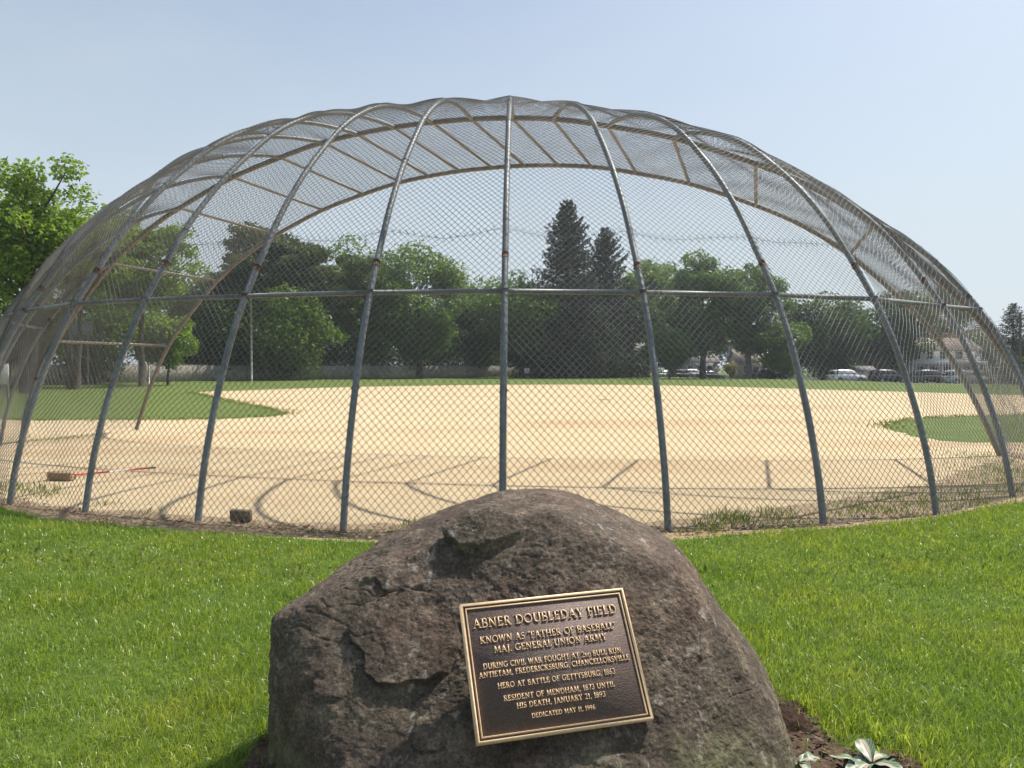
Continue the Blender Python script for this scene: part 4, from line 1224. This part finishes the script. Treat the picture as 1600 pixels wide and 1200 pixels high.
# centre left: pine and maples
T("pine_tree", "broad dark pine tree with ragged flat branches", 400, 340, 175, 560, 98, 6, 'pine', nleaf=11000, leaf=0.50, nclump=85, clump=0.12, flat=0.38, trunk=0.34, hollow=0.35)
T("pine_tree", "ragged pine tree to the right of the broad dark pine", 497, 348, 170, 565, 101, 7, 'pine', nleaf=12500, leaf=0.50, nclump=70, clump=0.12, flat=0.4, trunk=0.32, hollow=0.35)
T("maple_tree", "short round maple below the two pines", 452, 455, 150, 590, 94, 8, 'mid', nleaf=6500, leaf=0.42, nclump=44, clump=0.17, trunk=0.22)
T("maple_tree", "dark maple low between the left pine and the fence", 345, 470, 130, 592, 92, 9, 'dark', nleaf=6000, leaf=0.42, nclump=44, clump=0.17, trunk=0.2)
T("maple_tree", "wide dense maple with rounded top left of centre pole", 655, 381, 160, 575, 112, 10, 'mid', nleaf=11000, leaf=0.45, nclump=72, clump=0.13, trunk=0.36)
T("maple_tree", "dense maple joined to left side of the wide maple", 580, 392, 110, 575, 108, 11, 'maple', nleaf=8500, leaf=0.45, nclump=55, clump=0.15, trunk=0.3)
T("maple_tree", "lower maple just right of centre pole, left of the tall spruce", 815, 427, 145, 580, 116, 12, 'maple', nleaf=9000, leaf=0.45, nclump=60, clump=0.14, trunk=0.3)
T("maple_tree", "dark maple in the dip between wide maple and centre pole", 742, 452, 80, 585, 120, 13, 'dark', nleaf=5000, leaf=0.45, nclump=36, clump=0.17, trunk=0.24)
# spruces
SP("tallest dark spruce tree rising above the whole tree line", 886, 312, 128, 118, 14)
SP("second narrower spruce tree right of the tallest spruce", 946, 355, 112, 122, 15)
SP("dark spruce tree standing low in front of the two tall spruces", 915, 430, 110, 112, 16, base=2.5)
T("pine_tree", "pale ragged pine top standing behind the broad dark pine and the wide maple", 455, 362, 130, 560, 125, 34, 'pine', nleaf=8500, leaf=0.55, nclump=60, clump=0.13, flat=0.42, trunk=0.32, hollow=0.35)
T("maple_tree", "mid green maple standing behind the lower maple and the tallest spruce", 775, 440, 130, 585, 136, 35, 'mid', nleaf=7000, leaf=0.5, nclump=48, clump=0.16, trunk=0.3)
# right of the spruces
T("oak_tree", "light green tree behind the right pole near the white house", 1012, 404, 120, 520, 138, 17, 'mid', nleaf=7000, leaf=0.5, nclump=60, clump=0.13, trunk=0.4, hollow=0.4)
T("oak_tree", "dark tree with thick bare trunk in front of the white house", 988, 455, 95, 545, 126, 18, 'dark', nleaf=5000, leaf=0.45, nclump=44, clump=0.15, trunk=0.42, hollow=0.4)
T("oak_tree", "large dark round oak tree above the parked sedans", 1098, 391, 125, 560, 110, 19, 'maple', z0=-.44, nleaf=10500, leaf=0.43, nclump=74, clump=0.125, trunk=0.4, hollow=0.35)
T("oak_tree", "tall oak tree with open top above the dark pickup", 1170, 396, 110, 562, 112, 20, 'maple', z0=-.44, nleaf=8000, leaf=0.43, nclump=66, clump=0.125, trunk=0.4, hollow=0.35, bark=M_BARKL)
T("small_tree", "small light green tree in front of the parked cars", 1046, 508, 72, 583, 108, 21, 'mid', z0=-.44, nleaf=4200, leaf=0.36, nclump=36, clump=0.17, trunk=0.14)
T("small_tree", "small bright tree right of the dark pickup", 1222, 500, 85, 585, 108, 22, 'mid', z0=-.44, nleaf=4800, leaf=0.36, nclump=36, clump=0.17, trunk=0.16)
T("maple_tree", "dark spreading maple behind the white car", 1285, 462, 140, 583, 116, 23, 'dark', z0=-.44, nleaf=9000, leaf=0.45, nclump=66, clump=0.14, trunk=0.35)
T("maple_tree", "dark spreading maple left of the porch house", 1385, 458, 125, 585, 118, 24, 'dark', z0=-.44, nleaf=9000, leaf=0.45, nclump=62, clump=0.14, trunk=0.35)
T("maple_tree", "maple with high thin top behind the porch house", 1455, 445, 100, 560, 140, 25, 'maple', z0=-.44, nleaf=6000, leaf=0.48, nclump=50, clump=0.14, trunk=0.35)
SP("tall dark spruce tree at the far right edge beyond the dome", 1582, 474, 62, 100, 26, z0=-.44, base=1.0)
SP("dark spruce tree cut by the right edge of the picture", 1626, 470, 70, 97, 27, z0=-.44, base=1.0)
T("small_tree", "rusty brown leaved small tree at foot of right spruces", 1602, 560, 60, 596, 90, 28, 'dark', z0=-.44, nleaf=3000, leaf=0.32, nclump=30, clump=0.18, trunk=0.12)
T("maple_tree", "hazy maple far behind the gap at right of the spruces", 1060, 455, 100, 570, 165, 29, 'mid', z0=-.44, nleaf=5000, leaf=0.6, nclump=44, clump=0.16, trunk=0.3)
# trees far behind, closing the gaps
for i, (px, top, wpx, d, lb) in enumerate([(320, 430, 110, 150, "distant dark tree between locust and pine"), (700, 450, 110, 165, "distant dark tree behind the tan roofed house"), (1000, 500, 110, 190, "distant tree low behind the white house"),
        (1100, 500, 110, 185, "distant tree behind the grey cottage"), (1200, 495, 120, 185, "distant tree behind the beige house"), (1300, 490, 130, 180, "distant tree behind the white car's maples"), (1420, 500, 130, 178, "distant tree behind chimney of porch house"), (1530, 520, 130, 180, "distant tree at right beyond the porch house"), (1650, 520, 130, 175, "distant tree outside the right spruces")]):
    T("distant_tree", lb, px, top, wpx * 1.15, 588, d, 120 + i, 'dark', z0=-0.1 if px < 1000 else -.45, nleaf=3600, leaf=0.62, nclump=36, clump=0.16, trunk=0.25, group="distant trees behind the houses", hollow=0.25)
# shrubs along the outfield fence
for i, (px, top, wpx, d, lb) in enumerate([(300, 535, 100, 92, "dark shrub behind the fence below the locust trees"), (395, 530, 110, 97, "dark shrub behind the fence beside the tall grey pole"), (505, 532, 110, 108, "dark shrub behind the fence left of the wide maple"),
        (590, 528, 110, 118, "wide dark shrub behind fence under dense maple"), (675, 530, 110, 122, "dark shrub behind the fence under wide maple"), (755, 532, 90, 130, "green shrub behind the fence just left of centre pole"),
        (825, 530, 90, 134, "dark shrub behind the fence just right of centre pole"), (895, 535, 90, 138, "dark shrub by the fence under the tallest spruce"), (955, 545, 60, 146, "dark shrub at the right end of the fence"),
        (1225, 545, 80, 122, "dark shrub behind the white car's left side"), (1300, 545, 90, 126, "dark shrub right behind the white car"), (1385, 548, 70, 128, "dark shrub left of porch house front")]):
    T("shrub", lb, px, top, wpx * 1.1, 592, d, 60 + i, 'dark', z0=-0.1 if px < 1000 else -.44, nleaf=3200, leaf=0.34, nclump=30, clump=0.17, trunk=0.1, cat="shrub", hollow=0.2, group="shrubs behind the outfield", part="foliage")
T("shrub", "golden yellow round shrub between parked cars", 1143, 569, 26, 592, 124, 80, 'gold', z0=-.44, nleaf=1400, leaf=0.2, nclump=18, clump=0.2, trunk=0.06, cat="shrub", hollow=0.2, part="foliage")

# ------------------------------------------------------------------ outfield fence
M_SLAT = simple("grey_weathered_slats", (0.27, 0.25, 0.22), 0.85, 0, 0.35, 3)
M_FPOST = simple("fence_post", (0.14, 0.14, 0.135), 0.6, 0.2, 0.2)
fpts = [(-160, 607), (50, 602), (300, 596), (430, 594), (560, 592), (700, 590.6), (830, 589.2), (985, 588.3)]
F = np.array([ground_pt(*p) for p in fpts])
seg = np.linalg.norm(np.diff(F, axis=0), axis=1); cum = np.concatenate([[0], np.cumsum(seg)])
fen = empty("outfield_fence", (F[2][0], F[2][1], 0))
tag(fen, "long grey slatted outfield fence under the tree line", "fence")
fo = np.array([F[2][0], F[2][1], 0])
def along(s):
    x = np.interp(s, cum, F[:, 0]); y = np.interp(s, cum, F[:, 1])
    x2 = np.interp(s + .3, cum, F[:, 0]); y2 = np.interp(s + .3, cum, F[:, 1])
    return np.array([x, y, 0]) - fo, math.atan2(y2 - y, x2 - x) if s + .3 < cum[-1] else 0.3
sl = MB(); s = 0.0; rf_ = random.Random(5)
while s < cum[-1] - 0.4:
    p, a = along(s)
    sl.box((p[0], p[1], 0.92 + rf_.uniform(-.02, .02)), (0.13, 0.03, 1.76), a); s += 0.165
sl.build("slats", M_SLAT, fen)
rl = MB()
for z in (0.35, 1.0, 1.86):
    rl.tube([along(q)[0] + (0, .035, z) for q in np.linspace(0, cum[-1] - .4, 60)], 0.025, 5)
rl.build("rails", M_FPOST, fen)
s = 0.0
while s < cum[-1] - 0.5:
    p, a = along(s)
    MB().tube([p + (0, .06, -.1), p + (0, .06, 1.98)], 0.045, 6).build("post", M_FPOST, fen); s += 4.0

# ------------------------------------------------------------------ poles, sign boards
M_POLE = simple("grey_pole", (0.25, 0.25, 0.235), 0.6, 0.1, 0.2)
M_POLEW = simple("weathered_utility_pole", (0.13, 0.105, 0.085), 0.9, 0, 0.3)
def pole(name, label, px, top, d, rad, mat, z0=0.0, group=None, cross=False, taper=.75):
    c = at(px, top, d)
    t = empty(name, (c.x, d, z0)); tag(t, label, "pole", group)
    MB().tube([(0, 0, -0.1), (0, 0, (c.z - z0) / 2), (0, 0, c.z - z0)], [rad, rad * (1 + taper) / 2, rad * taper], 8).build("shaft", mat, t, True)
    if cross:
        MB().box((0, -.1, c.z - z0 - 0.6), (2.2, 0.1, 0.12)).build("crossarm", mat, t)
        for sx_ in (-.95, -.45, .45, .95): MB().tube([(sx_, -.1, c.z - z0 - .54), (sx_, -.1, c.z - z0 - .40)], 0.05, 6).build("insulator", M_POLE, t)
    else:
        MB().tube([(0, 0, c.z - z0), (0, 0, c.z - z0 + .06)], [rad * taper * 1.15, rad * taper * .5], 8).build("cap", mat, t, True)
    return t
pole("tall_pole", "tall thin grey pole in front of the pine, left of the third rib", 393, 468, 84, 0.13, M_POLE)
pole("tall_pole", "tall grey pole among the left trees above the scoreboard", 181, 415, 72, 0.12, M_POLE)
pole("foul_pole", "short whitish foul pole at the left outfield corner", 233, 518, 68, 0.06, M_WHITEP)
pole("tall_pole", "left and shorter of two slim poles before the white house", 950, 510, 130, 0.10, M_POLE)
pole("tall_pole", "right and taller of two slim poles before the white house", 965.5, 502, 130, 0.13, M_POLE)
pole("lamp_pole", "thin pale pole beside the parked sedans", 1079, 552, 112, 0.06, M_WHITEP, -.44)
pole("tall_pole", "slim dark pole at left edge of the wide maple", 568, 512, 112, 0.13, M_POLEW)
up = pole("utility_pole", "dark wooden utility pole with crossarm at the right edge", 1593, 490, 88, 0.16, M_POLEW, -.44, cross=True)
ut = np.array(at(1593, 490, 88))
h4 = np.array(at(1450, 545, 122))
for i, (o1, tgt_) in enumerate([((-.95, -.1, -.4), h4 + (0, 0, 4.2)), ((.95, -.1, -.4), h4 + (3, 0, 4.0)), ((0, 0, -3.6), h4 + (1, 0, 1.4))]):
    a = ut + np.array(o1); b = tgt_
    tt_ = np.linspace(0, 1, 16)
    wpt = a + (b - a) * tt_[:, None]; wpt[:, 2] -= 0.9 * 4 * tt_ * (1 - tt_)
    wo = MB().tube(wpt, 0.018, 5).build("power_line", M_BLACKR)
    tag(wo, ["upper power line running from utility pole towards porch house", "second upper power line beside the first at the utility pole", "lowest sagging cable from the utility pole to porch house"][i], "power line")
M_BOARD = simple("grey_board_back", (0.23, 0.27, 0.32), 0.6, 0.1, 0.08)
c = at(124, 513, 58)
t = empty("scoreboard", (c.x, 58, 0)); tag(t, "flat grey scoreboard on two posts before the left trees", "scoreboard")
MB().box((0, 0, c.z), (1.9, 0.16, 0.95)).build("panel", M_BOARD, t)
fr = MB()
for dx, dz, sx_, sz_ in ((0, .495, 2.0, .06), (0, -.495, 2.0, .06), (-.97, 0, .06, .93), (.97, 0, .06, .93)): fr.box((dx, -.01, c.z + dz), (sx_, .2, sz_))
fr.build("frame", M_POLE, t)
for sx_ in (-.6, .6): MB().tube([(sx_, .1, -.1), (sx_, .1, c.z + .4)], .05, 8).build("post", M_POLE, t, True)
c = at(-14, 587, 30)
t = empty("white_board", (c.x, 30, 0)); tag(t, "white board fence panel cut by the left edge", "panel")
MB().box((0, 0, c.z + .06), (1.35, 0.06, 0.80)).build("panel", M_WHITEP, t)
for sx_ in (-.6, .6): MB().box((sx_, .06, .5), (.07, .06, 1.1)).build("leg", M_POLE, t)
c = at(822, 581, 112)
t = empty("gate_sign", (c.x, 112, 0)); tag(t, "small white sign on a post at the outfield fence, right of centre pole", "sign")
MB().box((0.12, 0, 1.1), (.75, .04, .8)).build("panel", M_WHITEP, t)
MB().tube([(0.12, .06, -.1), (0.12, .06, 1.6)], .04, 6).build("post", M_POLE, t)

# ------------------------------------------------------------------ houses
M_WSIDE = simple("white_siding", (0.70, 0.70, 0.68), 0.7, 0, 0.05, 2)
M_GSIDE = simple("grey_siding", (0.36, 0.36, 0.35), 0.7, 0, 0.06, 2)
M_BSIDE = simple("beige_siding", (0.48, 0.44, 0.36), 0.7, 0, 0.06, 2)
M_ROOFG = simple("grey_shingles", (0.20, 0.19, 0.185), 0.9, 0, 0.2, 3)
M_ROOFT = simple("tan_shingles", (0.30, 0.25, 0.21), 0.9, 0, 0.2, 3)
M_GLASS = simple("window_glass", (0.03, 0.035, 0.04), 0.12, 0, 0.1, 2, 0.6)
M_TRIM = simple("white_trim", (0.74, 0.74, 0.73), 0.6, 0, 0.04)
M_SHUT = simple("dark_shutters", (0.035, 0.04, 0.045), 0.7)
def house(label, x, y, z0, w, dep, eave, ridge, wall, roof, wins, door=None, porch=None, shutters=False, rz=0.0, chimney=False):
    t = empty("house", (x, y, z0), rz); tag(t, label, "house")
    MB().box((0, 0, eave / 2), (w, dep, eave)).build("wall", wall, t)
    g = MB()
    for sx_ in (-1, 1):
        xx = sx_ * (w / 2 - 0.05)
        g.add([(xx, -dep / 2, eave), (xx, dep / 2, eave), (xx, 0, ridge - .12)], [(0, 1, 2)])
    g.build("gable", wall, t)
    rf2 = MB(); ov = 0.4; th = 0.14
    sl_ = (ridge - eave) / (dep / 2)
    for sy in (-1, 1):
        y0, y1 = sy * (dep / 2 + ov), 0
        zl, zh = eave - sl_ * ov, ridge
        rf2.hexa([(-w / 2 - ov, y0, zl), (w / 2 + ov, y0, zl), (w / 2 + ov, y1, zh), (-w / 2 - ov, y1, zh), (-w / 2 - ov, y0, zl + th), (w / 2 + ov, y0, zl + th), (w / 2 + ov, y1 + sy * .001, zh + th), (-w / 2 - ov, y1 + sy * .001, zh + th)])
    ro = rf2.build("roof", roof, t)
    if chimney: MB().box((w * .25, .6, ridge + .3), (.7, .6, 1.4)).build("chimney", M_ROOFT, ro)
    for wx_, wz_, ww_, wh_ in wins:
        f_ = MB()
        for dx, dz, a_, b_ in ((0, wh_ / 2 + .05, ww_ + .2, .1), (0, -wh_ / 2 - .05, ww_ + .2, .1), (-ww_ / 2 - .05, 0, .1, wh_), (ww_ / 2 + .05, 0, .1, wh_), (0, 0, ww_, .05)): f_.box((wx_ + dx, -dep / 2 - .03, wz_ + dz), (a_, .08, b_))
        fo_ = f_.build("window", M_TRIM, t)
        MB().box((wx_, -dep / 2 - .015, wz_), (ww_, .04, wh_)).build("pane", M_GLASS, fo_)
        if shutters:
            for sx_ in (-1, 1): MB().box((wx_ + sx_ * (ww_ / 2 + .30), -dep / 2 - .03, wz_), (.34, .05, wh_ + .1)).build("shutter", M_SHUT, t)
    if door: MB().box((door, -dep / 2 - .03, 1.05), (1.0, .07, 2.1)).build("door", M_SHUT, t)
    if porch:
        x0, x1, pd, ph = porch
        pr = MB(); pr.box(((x0 + x1) / 2, -dep / 2 - pd / 2, ph), (x1 - x0, pd, .55)); po = pr.build("porch_roof", M_TRIM, t)
        n = max(2, int((x1 - x0) / 2))
        for i in range(n + 1): MB().box((x0 + .15 + (x1 - x0 - .3) * i / n, -dep / 2 - pd + .15, (ph - .28) / 2), (.16, .16, ph - .28)).build("porch_column", M_TRIM, t)
        MB().box(((x0 + x1) / 2, -dep / 2 - pd / 2, .2), (x1 - x0, pd, .4)).build("porch_floor", M_GSIDE, t)
    return t
def HX(px, d): return (px - 800) / 1200 * d
house("white two storey house with dark shutters behind the right pole", HX(985, 150), 150, -.44, 6.5, 6, 4.8, 6.8, M_WSIDE, M_ROOFG, [(-1.7, 3.8, .9, 1.2), (1.0, 3.8, .9, 1.2), (-1.7, 1.5, .9, 1.3), (.6, 1.5, 1.2, 1.2)], 2.3, shutters=True)
house("grey cottage with white windows behind the parked sedans", HX(1087, 146), 146, -.44, 7.0, 5, 3.2, 5.0, M_GSIDE, M_ROOFG, [(-1.6, 1.7, .9, 1.2), (0.2, 1.7, .9, 1.2), (2.0, 1.7, .9, 1.2)])
house("beige house with dark roof behind the pickup", HX(1178, 140), 140, -.44, 7.5, 6, 3.2, 5.2, M_BSIDE, M_ROOFT, [(-2.4, 1.7, .9, 1.2), (1.2, 1.7, 1.0, 1.2)], -.6)
house("large white house with long porch and grey roof at right", HX(1462, 120), 122, -.44, 11.5, 8, 4.7, 6.6, M_WSIDE, M_ROOFT, [(-4.0, 3.9, .9, 1.1), (-2.0, 3.9, .9, 1.1), (0, 3.9, .9, 1.1), (2.4, 3.9, .9, 1.1), (-3.4, 1.4, 1, 1.5), (0.6, 1.4, 1, 1.5), (3.6, 1.4, 1, 1.5)], -1.4, porch=(-5.7, 5.7, 2.0, 2.75), chimney=True)
house("house with tan roof half hidden behind trees left of centre pole", HX(768, 150), 152, -.3, 7.0, 7, 5.4, 8.6, M_BSIDE, M_ROOFT, [(-1.5, 3.6, .9, 1.2), (1.5, 3.6, .9, 1.2)])
t = house("small white shed between the white car and dark car", HX(1349, 108), 108, -.445, 1.8, 1.8, 1.65, 2.1, M_WSIDE, M_ROOFG, [], 0.0)
t.name = "shed"; t["category"] = "shed"

# ------------------------------------------------------------------ parked cars
def paint(name, c):
    m, nt, out = new_mat(name)
    n = noise_node(nt, 3, 3)
    r_ = ramp(nt, n.outputs[0], [(0.3, tuple(q * .9 for q in c)), (0.7, tuple(min(1, q * 1.1) for q in c))])
    p = principled(nt, out, r_.outputs[0], 0.3, 0.15, 0.5); p.inputs['Coat Weight'].default_value = 0.6; p.inputs['Coat Roughness'].default_value = 0.08
    return m
M_CW, M_CB, M_CS, M_CG = paint("white_paint", (.72, .72, .72)), paint("black_paint", (.02, .02, .023)), paint("silver_paint", (.45, .46, .47)), paint("dark_grey_paint", (.06, .065, .075))
M_TYRE = simple("tyre", (.02, .02, .02), .85); M_RIM = simple("rim", (.4, .4, .41), .35, .6); M_LAMP = simple("lamp_glass", (.75, .75, .72), .15); M_TAIL = simple("tail_lamp", (.4, .02, .02), .2)
def extrude_profile(mb, prof, w, w_top=None, zsplit=None):
    n = len(prof); zs = [p[1] for p in prof]; z0, z1 = min(zs), max(zs)
    v = []
    for sy in (-1, 1):
        for x, z in prof:
            f = 0 if w_top is None else (z - z0) / (z1 - z0)
            ww = w if w_top is None else w + (w_top - w) * f
            v.append((x, sy * ww / 2, z))
    cx_ = sum(p[0] for p in prof) / n; cz_ = sum(p[1] for p in prof) / n
    base = mb.n
    v += [(cx_, -w / 2 if w_top is None else -(w + w_top) / 4, cz_), (cx_, w / 2 if w_top is None else (w + w_top) / 4, cz_)]
    f3 = []; f4 = []
    for i in range(n):
        j = (i + 1) % n
        f4.append((i, n + i, n + j, j))
        f3.append((i, j, 2 * n)); f3.append((n + j, n + i, 2 * n + 1))
    mb.v.append(np.array(v, float)); mb.f4.append(np.array(f4) + base); mb.f3.append(np.array(f3) + base); mb.n += len(v)
    return mb
def car(label, px, d, kind, mat, rz, group="cars parked beyond the outfield", name="parked_car"):
    t = empty(name, (HX(px, d), d, -.441), rz); tag(t, label, {'suv': "car", 'sedan': "car", 'pickup': "pickup truck"}[kind], group)
    if kind == 'suv':
        L = 4.7; body = [(-2.3, .35), (-2.32, .75), (-2.22, 1.02), (-1.2, 1.08), (1.0, 1.05), (2.0, .96), (2.3, .80), (2.34, .40), (2.2, .26), (-2.2, .26)]
        cab = [(-2.22, 1.02), (-2.0, 1.60), (-1.5, 1.71), (.2, 1.70), (.55, 1.62), (1.25, 1.03)]
        side = [(-1.95, 1.12), (-1.80, 1.52), (.25, 1.58), (.92, 1.11)]; wb = 1.42; wr = .36
    elif kind == 'sedan':
        L = 4.6; body = [(-2.3, .38), (-2.3, .85), (-2.1, .98), (-1.4, .99), (.9, .95), (1.9, .84), (2.25, .70), (2.3, .40), (2.15, .24), (-2.2, .24)]
        cab = [(-1.75, .97), (-1.05, 1.38), (-.6, 1.45), (.15, 1.44), (1.05, .93)]
        side = [(-1.35, 1.0), (-.92, 1.32), (.1, 1.36), (.75, .99)]; wb = 1.38; wr = .32
    else:
        L = 5.5; body = [(-2.7, .45), (-2.7, 1.08), (-.75, 1.10), (1.2, 1.12), (2.4, 1.05), (2.7, .92), (2.72, .50), (2.55, .38), (-2.6, .38)]
        cab = [(-.75, 1.08), (-.65, 1.72), (-.4, 1.80), (.65, 1.80), (.95, 1.74), (1.5, 1.10)]
        side = [(-.5, 1.18), (-.45, 1.62), (.6, 1.66), (1.12, 1.17)]; wb = 1.7; wr = .40
    W_ = 1.84
    extrude_profile(MB(), body, W_).build("body", mat, t)
    extrude_profile(MB(), cab, W_ * .94, W_ * .76).build("cabin", mat, t)
    zt = max(p[1] for p in cab); zb = min(p[1] for p in cab)
    def wat(z): return (W_ * .94 + (W_ * .76 - W_ * .94) * (z - zb) / (zt - zb)) / 2
    for sy in (-1, 1):
        v = [(x, sy * (wat(z) + .006), z) for x, z in side]; v2 = [(x, sy * (wat(z) - .03), z) for x, z in side]
        MB().hexa(v2 + v).build("side_window", M_GLASS, t)
    # windscreen and rear window follow the sloping ends of the cabin
    for (xa, za), (xb, zb_), nm, s_ in ((cab[-1], cab[-2], "windscreen", 1), (cab[0], cab[1], "rear_window", -1)):
        q = []
        for f in (.12, .88):
            x = xa + (xb - xa) * f; z = za + (zb_ - za) * f; y_ = wat(z) - .08
            q += [(x, -y_, z), (x, y_, z)]
        nx_, nz_ = abs(zb_ - za), abs(xb - xa); L_ = math.hypot(nx_, nz_); o_ = np.array([s_ * nx_ / L_ * .012, 0, nz_ / L_ * .012])
        q = np.array([q[0], q[1], q[3], q[2]]); MB().hexa(np.concatenate([q - o_ * 2, q + o_])).build(nm, M_GLASS, t)
    for sx_ in (-1, 1):
        for sy in (-1, 1):
            wl = MB().tube([(sx_ * wb, sy * (W_ / 2 - .20), wr), (sx_ * wb, sy * (W_ / 2 + .02), wr)], wr, 16).build("wheel", M_TYRE, t)
            MB().tube([(sx_ * wb, sy * (W_ / 2 + .021), wr), (sx_ * wb, sy * (W_ / 2 + .035), wr)], wr * .62, 12).build("rim", M_RIM, wl)
    for sy in (-1, 1):
        hx_ = body[-4 if kind != 'pickup' else -4][0]
        MB().box((L / 2 - .07, sy * .68, .70 if kind != 'pickup' else .86), (.14, .36, .14)).build("headlight", M_LAMP, t)
        MB().box((-L / 2 + .03, sy * .74, .85), (.10, .22, .18)).build("tail_light", M_TAIL, t)
    MB().box((L / 2 - .02, 0, .40), (.14, 1.5, .16)).build("bumper", M_CG, t)
    return t
car("silver car half hidden by the right pole, leftmost of the parked cars", 1040, 137, 'sedan', M_CS, 0.5)
car("black car beside the pole, left of the silver wagon", 1062, 133, 'suv', M_CB, 0.6)
car("silver wagon parked behind the two dark cars", 1083, 141, 'suv', M_CS, 0.3)
car("dark sedan with bright windscreen left of the golden shrub", 1111, 128, 'sedan', M_CG, 0.35)
car("dark pickup truck under the oak trees", 1194, 119, 'pickup', M_CB, 0.2, name="pickup_truck")
car("white car parked under the dark maple", 1323, 103, 'suv', M_CW, 0.12)
car("black car parked right of the small white shed", 1388, 102, 'suv', M_CB, 0.1)
car("dark grey car with pale roof in front of porch house", 1456, 92, 'suv', M_CG, 0.08)
car("silver car at the right, before the end of the porch", 1506, 90, 'suv', M_CS, 0.05)

# ------------------------------------------------------------------ summer haze in the air
hz_m, hz_nt, hz_out = new_mat("thin_air")
hz_v = hz_nt.nodes.new("ShaderNodeVolumePrincipled")
hz_v.inputs['Color'].default_value = (0.86, 0.92, 1.0, 1)
hz_v.inputs['Density'].default_value = 0.0004
hz_v.inputs['Anisotropy'].default_value = 0.35
hz_nt.links.new(hz_v.outputs[0], hz_out.inputs['Volume'])
tag(MB().box((0, 2050, 18), (5400, 5200, 40)).build("haze", hz_m), kind="stuff")
